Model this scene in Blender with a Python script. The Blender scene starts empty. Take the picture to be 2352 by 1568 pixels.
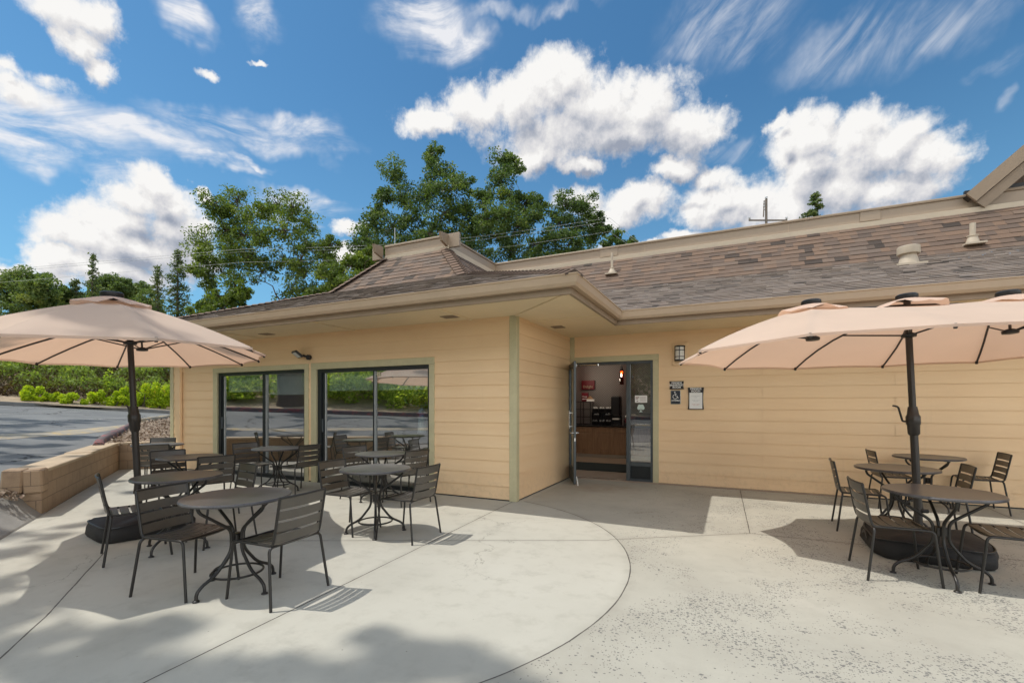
import bpy, math, random
import numpy as np
from mathutils import Vector, Matrix
random.seed(7)
RNG = np.random.default_rng(11)
R_ = math.radians
scene = bpy.context.scene
COL = scene.collection
SKYTINT, EXPO = (.53, .94, 1.07), 0.28

# ---------------------------------------------------------------- camera geometry (fitted to the photograph)
FPX, CX, CY, CAMH, YAW = 1067.0, 1176.0, 928.5, 1.47, R_(25.3)      # photo measured at 2352 px width
FW = Vector((-math.sin(YAW), math.cos(YAW), 0)); RT = Vector((math.cos(YAW), math.sin(YAW), 0)); UP = Vector((0, 0, 1))
CAM = Vector((0, 0, CAMH))
def ray(x, y): return FW + RT * ((x - CX) / FPX) - UP * ((y - CY) / FPX)
def at_z(x, y, z=0): d = ray(x, y); return CAM + d * ((z - CAMH) / d.z)
def at_y(x, y, Y): d = ray(x, y); return CAM + d * (Y / d.y)
def at_d(x, y, D): return CAM + ray(x, y) * D

cam_d = bpy.data.cameras.new("camera"); cam = bpy.data.objects.new("camera", cam_d); COL.objects.link(cam)
cam.location = CAM; cam.rotation_euler = (R_(90), 0, YAW)
cam_d.sensor_width = 36; cam_d.lens = 36 * FPX / 2352; cam_d.shift_y = (CY - 784) / 2352
cam_d.clip_start = 0.05; cam_d.clip_end = 2000
scene.camera = cam

# ---------------------------------------------------------------- helpers: tagging, meshes
def tag(o, label=None, cat=None, group=None, kind=None):
    if label: o['label'] = label
    if cat: o['category'] = cat
    if group: o['group'] = group
    if kind: o['kind'] = kind
    return o
def thing(name, label, cat, loc=(0, 0, 0), rz=0.0, group=None):
    o = bpy.data.objects.new(name, None); o.empty_display_size = .2; COL.objects.link(o)
    o.location = loc; o.rotation_euler = (0, 0, rz)
    return tag(o, label, cat, group)
def copy_tree(o, parent=None):
    c = o.copy(); COL.objects.link(c); c.parent = parent
    for ch in list(o.children): copy_tree(ch, c)
    return c

class MB:
    """collects shapes and links them as one mesh object"""
    def __init__(s): s.v = []; s.f = []; s.uv = []; s.att = []
    def add(s, vs, fs, a=0.5):
        o = len(s.v); s.v += [tuple(p) for p in vs]; s.f += [tuple(i + o for i in f) for f in fs]; s.att += [a] * len(fs); return s
    def box(s, x0, x1, y0, y1, z0, z1, M=None, a=0.5):
        vs = [Vector(p) for p in ((x0,y0,z0),(x1,y0,z0),(x1,y1,z0),(x0,y1,z0),(x0,y0,z1),(x1,y0,z1),(x1,y1,z1),(x0,y1,z1))]
        if M: vs = [M @ p for p in vs]
        return s.add(vs, [(3,2,1,0),(4,5,6,7),(0,1,5,4),(1,2,6,5),(2,3,7,6),(3,0,4,7)], a)
    def bbox(s, x0, x1, y0, y1, z0, z1, b=.006, M=None):
        """box with chamfered edges"""
        X, Y, Z = (x0, x1), (y0, y1), (z0, z1); vs = []; idx = {}
        for i in (0,1):
            for j in (0,1):
                for k in (0,1):
                    sx, sy, sz = (1 if i == 0 else -1), (1 if j == 0 else -1), (1 if k == 0 else -1)
                    for ax in range(3):
                        p = [X[i] + sx*b, Y[j] + sy*b, Z[k] + sz*b]; p[ax] = (X[i], Y[j], Z[k])[ax]
                        idx[i,j,k,ax] = len(vs); vs.append(Vector(p))
        if M: vs = [M @ p for p in vs]
        f = []
        for ax in range(3):
            o1, o2 = [a for a in range(3) if a != ax]
            for e in (0,1):
                q = []
                for (u, w) in ((0,0),(1,0),(1,1),(0,1)):
                    t = [0,0,0]; t[ax] = e; t[o1] = u; t[o2] = w; q.append(idx[t[0],t[1],t[2],ax])
                f.append(q)
            for u in (0,1):
                for w in (0,1):
                    def g(e, a2):
                        t = [0,0,0]; t[ax] = e; t[o1] = u; t[o2] = w; return idx[t[0],t[1],t[2],a2]
                    f.append([g(0,o1), g(1,o1), g(1,o2), g(0,o2)])
        for i in (0,1):
            for j in (0,1):
                for k in (0,1): f.append([idx[i,j,k,0], idx[i,j,k,1], idx[i,j,k,2]])
        return s.add(vs, f)
    def tube(s, pts, r, n=8, closed=False, caps=True):
        pts = [Vector(p) for p in pts]; m = len(pts); rr = r if isinstance(r, (list, tuple)) else [r] * m
        T = []
        for i in range(m):
            a = pts[(i - 1) % m] if (closed or i) else pts[0]; b = pts[(i + 1) % m] if (closed or i < m - 1) else pts[-1]
            T.append((b - a).normalized())
        nrm = T[0].orthogonal().normalized(); vs = []
        for i in range(m):
            nrm = (nrm - T[i] * nrm.dot(T[i]));
            nrm = nrm.normalized() if nrm.length > 1e-6 else T[i].orthogonal().normalized()
            bi = T[i].cross(nrm)
            for k in range(n):
                an = 2 * math.pi * k / n; vs.append(pts[i] + (nrm * math.cos(an) + bi * math.sin(an)) * rr[i])
        f = []
        for i in range(m if closed else m - 1):
            j = (i + 1) % m
            for k in range(n): f.append((i*n + k, i*n + (k+1) % n, j*n + (k+1) % n, j*n + k))
        if caps and not closed: f += [tuple(range(n - 1, -1, -1)), tuple((m-1)*n + k for k in range(n))]
        return s.add(vs, f)
    def lathe(s, prof, c=(0,0,0), n=16, M=None, sx=1, sy=1):
        vs = []; f = []; c = Vector(c)
        for (r, z) in prof:
            for k in range(n):
                a = 2*math.pi*k/n; p = Vector((r*math.cos(a)*sx, r*math.sin(a)*sy, z))
                vs.append((M @ p if M else p) + c)
        for i in range(len(prof) - 1):
            for k in range(n): f.append((i*n + k, i*n + (k+1) % n, (i+1)*n + (k+1) % n, (i+1)*n + k))
        f += [tuple(range(n - 1, -1, -1)), tuple((len(prof)-1)*n + k for k in range(n))]
        return s.add(vs, f)
    def prism(s, pts, d):
        """closed polygon pts (3D) extruded by vector d"""
        pts = [Vector(p) for p in pts]; d = Vector(d); n = len(pts)
        return s.add(pts + [p + d for p in pts], [tuple(range(n - 1, -1, -1)), tuple(range(n, 2*n))] + [(i, (i+1) % n, n + (i+1) % n, n + i) for i in range(n)])
    def slat(s, pts, side, w, t):
        """flat bar: path pts, width along vector side"""
        pts = [Vector(p) for p in pts]; side = Vector(side).normalized(); m = len(pts); vs = []; f = []
        for i in range(m):
            tg = (pts[min(i+1, m-1)] - pts[max(i-1, 0)]).normalized(); nn = tg.cross(side).normalized()
            for (a, b) in ((-1,-1),(1,-1),(1,1),(-1,1)): vs.append(pts[i] + side*(a*w/2) + nn*(b*t/2))
        for i in range(m - 1):
            for k in range(4): f.append((i*4 + k, i*4 + (k+1) % 4, i*4 + 4 + (k+1) % 4, i*4 + 4 + k))
        f += [(3,2,1,0), tuple((m-1)*4 + k for k in range(4))]
        return s.add(vs, f)
    def build(s, name, m, parent=None, smooth=None, loc=None, attr=False):
        me = bpy.data.meshes.new(name); me.from_pydata(s.v, [], s.f); me.materials.append(m)
        if attr:
            at = me.attributes.new('rnd', 'FLOAT', 'FACE'); at.data.foreach_set('value', s.att)
        me.validate(); 
        import bmesh
        bm = bmesh.new(); bm.from_mesh(me); bmesh.ops.recalc_face_normals(bm, faces=bm.faces) if smooth is not False or True else None; bm.to_mesh(me); bm.free()
        if smooth:
            me.shade_smooth()
            me.set_sharp_from_angle(angle=R_(smooth))
        o = bpy.data.objects.new(name, me); COL.objects.link(o)
        if parent: o.parent = parent
        if loc: o.location = loc
        return o

def fillet(pts, rad, k=5):
    pts = [Vector(p) for p in pts]; out = [pts[0]]
    for i in range(1, len(pts) - 1):
        p, a, b = pts[i], pts[i-1], pts[i+1]; d1 = a - p; d2 = b - p
        r = min(rad, d1.length * .48, d2.length * .48); q1 = p + d1.normalized()*r; q2 = p + d2.normalized()*r
        for j in range(k + 1):
            t = j / k; out.append(q1*(1-t)**2 + p*2*t*(1-t) + q2*t*t)
    out.append(pts[-1]); return out

def cards(name, mat, P, size, parent=None, up=.3, aspect=1.6, rnd=None, blade=None):
    """many small leaf-shaped faces at points P as one mesh; rnd = per leaf tint"""
    n = len(P); P = np.asarray(P, float); size = np.broadcast_to(np.asarray(size, float), (n,))[:, None]
    d = RNG.normal(size=(n, 3))
    if blade is not None: d = d * .35 + np.array(blade)
    d /= np.linalg.norm(d, axis=1)[:, None]
    q = RNG.normal(size=(n, 3)); q[:, 2] += up * 2
    w = np.cross(d, q); w /= np.linalg.norm(w, axis=1)[:, None] + 1e-9
    nn = np.cross(w, d)
    v = np.empty((n, 4, 3)); v[:, 0] = P - d*size*.5; v[:, 2] = P + d*size*.5
    v[:, 1] = P + w*size*(.5/aspect) + nn*size*.12; v[:, 3] = P - w*size*(.5/aspect) + nn*size*.12
    me = bpy.data.meshes.new(name); me.vertices.add(4*n); me.vertices.foreach_set('co', v.reshape(-1))
    me.loops.add(4*n); me.loops.foreach_set('vertex_index', np.arange(4*n, dtype=np.int32))
    me.polygons.add(n); me.polygons.foreach_set('loop_start', np.arange(0, 4*n, 4, dtype=np.int32))
    me.polygons.foreach_set('loop_total', np.full(n, 4, dtype=np.int32))
    at = me.attributes.new('rnd', 'FLOAT', 'FACE')
    at.data.foreach_set('value', (RNG.random(n) if rnd is None else np.clip(rnd, 0, 1)).astype(np.float32))
    me.update(); me.materials.append(mat)
    o = bpy.data.objects.new(name, me); COL.objects.link(o)
    if parent: o.parent = parent
    return o

# ---------------------------------------------------------------- materials
class NT:
    def __init__(s, mat):
        s.t = mat.node_tree; s.t.nodes.clear()
    def n(s, typ, **kw):
        nd = s.t.nodes.new(typ)
        for k, v in kw.items():
            if k == 'inp':
                for kk, vv in v.items():
                    if hasattr(vv, 'is_linked') or isinstance(vv, bpy.types.NodeSocket): s.t.links.new(vv, nd.inputs[kk])
                    else: nd.inputs[kk].default_value = vv
            else: setattr(nd, k, v)
        return nd
    def m(s, op, a, b=None, c=None, clamp=False):
        nd = s.t.nodes.new('ShaderNodeMath'); nd.operation = op; nd.use_clamp = clamp
        for i, v in enumerate((a, b, c)):
            if v is None: continue
            if isinstance(v, bpy.types.NodeSocket): s.t.links.new(v, nd.inputs[i])
            else: nd.inputs[i].default_value = v
        return nd.outputs[0]
    def vm(s, op, a, b=None, out=0):
        nd = s.t.nodes.new('ShaderNodeVectorMath'); nd.operation = op
        for i, v in enumerate((a, b)):
            if v is None: continue
            key = 3 if (op == 'SCALE' and i == 1) else i
            if isinstance(v, bpy.types.NodeSocket): s.t.links.new(v, nd.inputs[key])
            else: nd.inputs[key].default_value = v
        return nd.outputs[out]
    def mix(s, fac, a, b, mode='MIX'):
        nd = s.t.nodes.new('ShaderNodeMix'); nd.data_type = 'RGBA'; nd.blend_type = mode
        for k, v in ((0, fac), (6, a), (7, b)):
            if isinstance(v, bpy.types.NodeSocket): s.t.links.new(v, nd.inputs[k])
            else: nd.inputs[k].default_value = v if k == 0 else (tuple(v) + (1,) if len(v) == 3 else v)
        return nd.outputs[2]
    def ramp(s, fac, stops, interp='LINEAR'):
        nd = s.t.nodes.new('ShaderNodeValToRGB'); cr = nd.color_ramp; cr.interpolation = interp
        while len(cr.elements) < len(stops): cr.elements.new(.5)
        for e, (p, c) in zip(cr.elements, stops):
            e.position = p; e.color = tuple(c) + (1,) if not isinstance(c, (int, float)) else (c, c, c, 1)
        s.t.links.new(fac, nd.inputs[0]); return nd.outputs[0]
    def sstep(s, v, lo, hi):
        nd = s.t.nodes.new('ShaderNodeMapRange'); nd.interpolation_type = 'SMOOTHSTEP'
        s.t.links.new(v, nd.inputs[0])
        for i, x in ((1, lo), (2, hi)):
            if isinstance(x, bpy.types.NodeSocket): s.t.links.new(x, nd.inputs[i])
            else: nd.inputs[i].default_value = x
        return nd.outputs[0]
    def noise(s, vec, scale, detail=4, rough=.5, dist=0, out=0, dim='3D'):
        nd = s.n('ShaderNodeTexNoise'); nd.noise_dimensions = dim; nd.inputs['Scale'].default_value = scale; nd.inputs['Detail'].default_value = detail
        nd.inputs['Roughness'].default_value = rough; nd.inputs['Distortion'].default_value = dist
        if vec is not None: s.t.links.new(vec, nd.inputs['Vector'])
        return nd.outputs[out]
    def link(s, a, b): s.t.links.new(a, b)

def newmat(name):
    m = bpy.data.materials.new(name); m.use_nodes = True; return m, NT(m)
def obj_co(t): return t.n('ShaderNodeTexCoord').outputs['Object']
def pos(t): return t.n('ShaderNodeNewGeometry').outputs['Position']

def plain(name, col, rough=.6, metal=0, var=.12, scale=6, bump=.0, bscale=60, spec=.5, dirt=0.0, world=False, island=False):
    """paint-like surface: base colour broken up by two noises, slight bump"""
    m, t = newmat(name); co = pos(t) if world else obj_co(t)
    n1 = t.noise(co, scale, 5, .6); n2 = t.noise(co, scale*9, 3, .6)
    f = t.m('ADD', t.m('MULTIPLY', n1, .7), t.m('MULTIPLY', n2, .3))
    lo = tuple(c*(1-var*1.4) for c in col); hi = tuple(min(1, c*(1+var*1.4)) for c in col)
    c = t.ramp(f, [(.25, lo), (.75, hi)])
    if dirt:
        g = t.sstep(t.noise(co, scale*.6, 6, .7), .55, .75); c = t.mix(t.m('MULTIPLY', g, dirt), c, tuple(x*.45 for x in col))
    b = t.n('ShaderNodeBsdfPrincipled', inp={'Base Color': c, 'Metallic': metal, 'Specular IOR Level': spec})
    t.link(t.m('ADD', t.m('MULTIPLY', n2, .2), rough - .1), b.inputs['Roughness'])
    if bump:
        bp = t.n('ShaderNodeBump', inp={'Strength': bump, 'Distance': .01, 'Height': t.noise(co, bscale, 4, .6)}); t.link(bp.outputs[0], b.inputs['Normal'])
    o = t.n('ShaderNodeOutputMaterial'); t.link(b.outputs[0], o.inputs[0]); return m

def leafmat(name, stops, transl=.35, rough=.55):
    m, t = newmat(name); a = t.n('ShaderNodeAttribute', attribute_name='rnd').outputs['Fac']
    c = t.ramp(a, stops)
    d = t.n('ShaderNodeBsdfPrincipled', inp={'Base Color': c, 'Roughness': rough, 'Specular IOR Level': .35})
    tc = t.mix(1.0, c, (1.5, 1.5, .55), 'MULTIPLY')
    tr = t.n('ShaderNodeBsdfTranslucent', inp={'Color': tc})
    mx = t.n('ShaderNodeMixShader', inp={0: transl}); t.link(d.outputs[0], mx.inputs[1]); t.link(tr.outputs[0], mx.inputs[2])
    o = t.n('ShaderNodeOutputMaterial'); t.link(mx.outputs[0], o.inputs[0]); return m

M = {}
def sidingmat():
    m, t = newmat('siding_paint'); co = pos(t); z = t.n('ShaderNodeSeparateXYZ', inp={0: co}).outputs[2]
    st = t.vm('MULTIPLY', co, (.55, .55, 5.13)); bd = t.noise(t.vm('MULTIPLY', co, (.28, .28, 5.13)), 1.0, 1, .5); n1 = t.noise(co, .8, 5, .6); n2 = t.noise(t.vm('MULTIPLY', co, (3, 3, 18)), 2.0, 5, .7)
    f = t.m('ADD', t.m('MULTIPLY', n1, .5), t.m('ADD', t.m('MULTIPLY', bd, .35), t.m('MULTIPLY', n2, .15)))
    c = t.ramp(f, [(.30, (.775, .54, .32)), (.5, (.825, .595, .36)), (.70, (.855, .635, .40))])
    spl = t.m('MULTIPLY', t.sstep(t.noise(co, 13, 6, .75), .42, .76), t.m('SUBTRACT', 1.0, t.sstep(z, .08, .55))); c = t.mix(t.m('MULTIPLY', spl, .26), c, (.36, .26, .17))
    drip = t.sstep(t.noise(t.vm('MULTIPLY', co, (9, 9, .5)), 1.0, 4, .7), .60, .78); c = t.mix(t.m('MULTIPLY', drip, .10), c, (.40, .28, .18))
    b = t.n('ShaderNodeBsdfPrincipled', inp={'Base Color': c, 'Roughness': .6, 'Specular IOR Level': .4})
    bp = t.n('ShaderNodeBump', inp={'Strength': .12, 'Distance': .01, 'Height': t.m('ADD', n2, t.m('MULTIPLY', bd, .8))}); t.link(bp.outputs[0], b.inputs['Normal'])
    o = t.n('ShaderNodeOutputMaterial'); t.link(b.outputs[0], o.inputs[0]); return m
M['siding'] = sidingmat()
M['trim'] = plain('olive_trim_paint', (.52, .475, .30), .6, var=.10, scale=3, bump=.08, bscale=40, dirt=.15, world=True)
M['soffit'] = plain('soffit_paint', (.80, .66, .44), .7, var=.04, scale=1.2, bump=.04, world=True)
M['gutter'] = plain('gutter_paint', (.46, .345, .235), .45, var=.06, scale=1.5, dirt=.15, world=True)
M['fascia'] = plain('fascia_paint', (.30, .225, .155), .55, var=.10, scale=2.5, bump=.1, dirt=.2, world=True)
M['parapet'] = plain('parapet_metal', (.36, .28, .205), .5, var=.08, scale=1.2, bump=.12, bscale=2, dirt=.2, world=True)
M['flash'] = plain('cream_flashing', (.66, .56, .43), .5, var=.06, scale=2, dirt=.15, world=True)
M['ventm'] = plain('vent_paint', (.52, .44, .34), .5, var=.06, scale=5)
M['black_alu'] = plain('dark_bronze_aluminium', (.022, .027, .03), .35, metal=.3, var=.1)
M['grey_alu'] = plain('grey_door_aluminium', (.085, .10, .11), .4, metal=.4, var=.1)
M['steel'] = plain('chrome', (.6, .6, .6), .25, metal=1, var=.05)
M['tube'] = plain('dark_tube_coat', (.022, .020, .018), .36, var=.15, scale=12, bump=.05, bscale=150, spec=.5)
M['chair'] = plain('graphite_powder_coat', (.072, .062, .050), .40, metal=.0, var=.14, scale=14, bump=.05, bscale=150, spec=.8)
M['pole'] = plain('bronze_pole_paint', (.035, .030, .027), .35, metal=.2, var=.1)
M['block'] = None
M['dark'] = plain('black_plastic', (.012, .013, .015), .4, var=.1)
M['bag'] = plain('black_canvas', (.018, .017, .017), .75, var=.25, scale=8, bump=.4, bscale=18)
M['bark'] = plain('oak_bark', (.115, .09, .07), .85, var=.35, scale=5, bump=.8, bscale=14)
M['room'] = plain('dining_room_paint', (.40, .33, .28), .8, var=.05)
M['tile'] = plain('floor_tile', (.34, .26, .20), .4, var=.1, scale=2)
M['ceil'] = plain('ceiling_paint', (.55, .53, .5), .8, var=.04)
M['wood'] = None
M['shade'] = plain('roller_blind_cloth', (.80, .84, .84), .8, var=.04, scale=30)
M['mat'] = plain('entrance_mat', (.012, .025, .028), .95, var=.3, scale=40, bump=.4, bscale=200)
M['stone'] = plain('black_stone_top', (.012, .012, .013), .15, var=.3, scale=60)
M['white'] = plain('white_print', (.80, .80, .78), .6, var=.03)
M['signblack'] = plain('sign_black', (.016, .012, .012), .4, var=.05)
M['signblue'] = plain('sign_navy', (.012, .018, .03), .4, var=.05)
M['red'] = plain('red_print', (.13, .005, .015), .5, var=.08)
M['insul'] = plain('porcelain', (.6, .62, .66), .3, var=.05)
M['polewood'] = plain('weathered_timber', (.17, .14, .115), .8, var=.2, scale=8)
M['cable'] = plain('cable_sheath', (.42, .44, .44), .6, var=.05)

def glassmat(name, refl, tint=(.75, .8, .8)):
    m, t = newmat(name)
    fr = t.n('ShaderNodeFresnel', inp={'IOR': 1.5}); f = t.m('MULTIPLY', t.m('ADD', fr.outputs[0], refl, clamp=True), t.m('SUBTRACT', 1.0, t.n('ShaderNodeNewGeometry').outputs['Backfacing']))
    wv = t.n('ShaderNodeBump', inp={'Strength': .02, 'Distance': .02, 'Height': t.noise(pos(t), 1.3, 1)})
    g = t.n('ShaderNodeBsdfGlossy', inp={'Color': (1, 1, 1, 1), 'Roughness': .0}); t.link(wv.outputs[0], g.inputs['Normal'])
    tr = t.n('ShaderNodeBsdfTransparent', inp={'Color': tint + (1,)})
    mx = t.n('ShaderNodeMixShader', inp={0: f}); t.link(tr.outputs[0], mx.inputs[1]); t.link(g.outputs[0], mx.inputs[2])
    o = t.n('ShaderNodeOutputMaterial'); t.link(mx.outputs[0], o.inputs[0]); return m
M['glass'] = glassmat('tinted_window_glass', .44, (.84, .89, .88)); M['glass2'] = glassmat('door_glass', .22, (.84, .87, .87))

def fabric(name, top, tr_col, transl):
    m, t = newmat(name); co = obj_co(t); n1 = t.noise(co, 2.5, 4); n2 = t.noise(co, 300, 2)
    c = t.ramp(n1, [(.3, tuple(x*.93 for x in top)), (.7, top)])
    bp = t.n('ShaderNodeBump', inp={'Strength': .35, 'Distance': .02, 'Height': t.m('ADD', t.noise(co, 3, 3), t.m('MULTIPLY', t.noise(co, 22, 2), .12))})
    d = t.n('ShaderNodeBsdfDiffuse', inp={'Color': c}); s2 = t.n('ShaderNodeBsdfTranslucent', inp={'Color': tr_col + (1,)})
    t.link(bp.outputs[0], d.inputs['Normal'])
    mx = t.n('ShaderNodeMixShader', inp={0: transl}); t.link(d.outputs[0], mx.inputs[1]); t.link(s2.outputs[0], mx.inputs[2])
    o = t.n('ShaderNodeOutputMaterial'); t.link(mx.outputs[0], o.inputs[0]); return m
M['canopy'] = fabric('blush_canopy_fabric', (.79, .64, .535), (.88, .56, .38), .40)

def emis(name, col, st):
    m, t = newmat(name); e = t.n('ShaderNodeEmission', inp={'Color': col + (1,), 'Strength': st}); o = t.n('ShaderNodeOutputMaterial'); t.link(e.outputs[0], o.inputs[0]); return m
M['bulb'] = emis('amber_filament', (1, .34, .08), 9)

def shinglemat(nm, stops, sp):
    m, t = newmat(nm); a = t.n('ShaderNodeAttribute', attribute_name='rnd').outputs['Fac']
    c = t.ramp(a, stops)
    co = pos(t); g = t.noise(co, 160, 2, .8); c = t.mix(.35, c, t.ramp(g, [(.3, (.04, .035, .03)), (.7, (.42, .33, .27))]), 'OVERLAY')
    big = t.noise(co, .8, 3); c = t.mix(t.m('MULTIPLY', big, .16), c, (.27, .23, .20))
    bp = t.n('ShaderNodeBump', inp={'Strength': .5, 'Distance': .004, 'Height': g})
    b = t.n('ShaderNodeBsdfPrincipled', inp={'Base Color': c, 'Roughness': .75, 'Specular IOR Level': sp}); t.link(bp.outputs[0], b.inputs['Normal'])
    o = t.n('ShaderNodeOutputMaterial'); t.link(b.outputs[0], o.inputs[0]); return m
M['shingle'] = shinglemat('brown_laminated_shingles', [(0, (.04, .031, .026)), (.08, (.145, .108, .088)), (.35, (.175, .125, .096)), (.6, (.205, .14, .102)), (.82, (.23, .152, .105)), (.93, (.175, .14, .118)), (1, (.255, .172, .118))], .25)
M['shingle_sheen_grey'] = shinglemat('sheen_painted_grey_shingles', [(0, (.06, .052, .047)), (.1, (.21, .18, .158)), (.4, (.24, .203, .175)), (.65, (.262, .215, .178)), (.85, (.275, .238, .208)), (1, (.31, .272, .24))], .3)  # lower slope: grazing sheen put into the colour as a paler grey

def woodmat():
    m, t = newmat('oak_cabinet_wood'); co = obj_co(t); sc = t.vm('MULTIPLY', co, (14, 14, 1.2)); n1 = t.noise(sc, 2.2, 5, .6, .6)
    c = t.ramp(n1, [(.3, (.27, .15, .08)), (.55, (.38, .225, .125)), (.75, (.45, .28, .16))])
    b = t.n('ShaderNodeBsdfPrincipled', inp={'Base Color': c, 'Roughness': .45}); o = t.n('ShaderNodeOutputMaterial'); t.link(b.outputs[0], o.inputs[0]); return m
M['wood'] = woodmat()

def blockmat():
    m, t = newmat('tan_split_block'); co = obj_co(t)
    br = t.n('ShaderNodeTexBrick', inp={'Scale': 1.0, 'Mortar Size': .006, 'Mortar Smooth': .2, 'Brick Width': .40, 'Row Height': .20, 'Color1': (.40, .285, .185, 1), 'Color2': (.35, .25, .165, 1), 'Mortar': (.22, .16, .11, 1)})
    uv = t.n('ShaderNodeCombineXYZ'); sp = t.n('ShaderNodeSeparateXYZ', inp={0: co}); t.link(t.m('ADD', sp.outputs[0], sp.outputs[1]), uv.inputs[0]); t.link(sp.outputs[2], uv.inputs[1]); t.link(uv.outputs[0], br.inputs['Vector'])
    n1 = t.noise(co, 5, 6, .65); n2 = t.noise(co, 45, 3, .7)
    c = t.mix(t.m('MULTIPLY', t.sstep(n1, .5, .72), .45), br.outputs[0], (.20, .14, .10)); c = t.mix(t.m('MULTIPLY', t.sstep(n2, .5, .8), .35), c, (.50, .38, .27))
    h = t.m('ADD', t.m('MULTIPLY', br.outputs[1], -1.0), t.m('MULTIPLY', n2, .6))
    bp = t.n('ShaderNodeBump', inp={'Strength': .6, 'Distance': .008, 'Height': h})
    b = t.n('ShaderNodeBsdfPrincipled', inp={'Base Color': c, 'Roughness': .85}); t.link(bp.outputs[0], b.inputs['Normal'])
    o = t.n('ShaderNodeOutputMaterial'); t.link(b.outputs[0], o.inputs[0]); return m
M['block'] = blockmat()

def seg_dist(t, p, a, b):
    a = Vector((a[0], a[1], 0)); b = Vector((b[0], b[1], 0)); d = b - a
    pa = t.vm('SUBTRACT', p, tuple(a)); h = t.m('MULTIPLY', t.vm('DOT_PRODUCT', pa, tuple(d), 1), 1/d.length_squared, clamp=True)
    hv = t.vm('SCALE', tuple(d), h); return t.vm('LENGTH', t.vm('SUBTRACT', pa, hv), None, 1)

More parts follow.
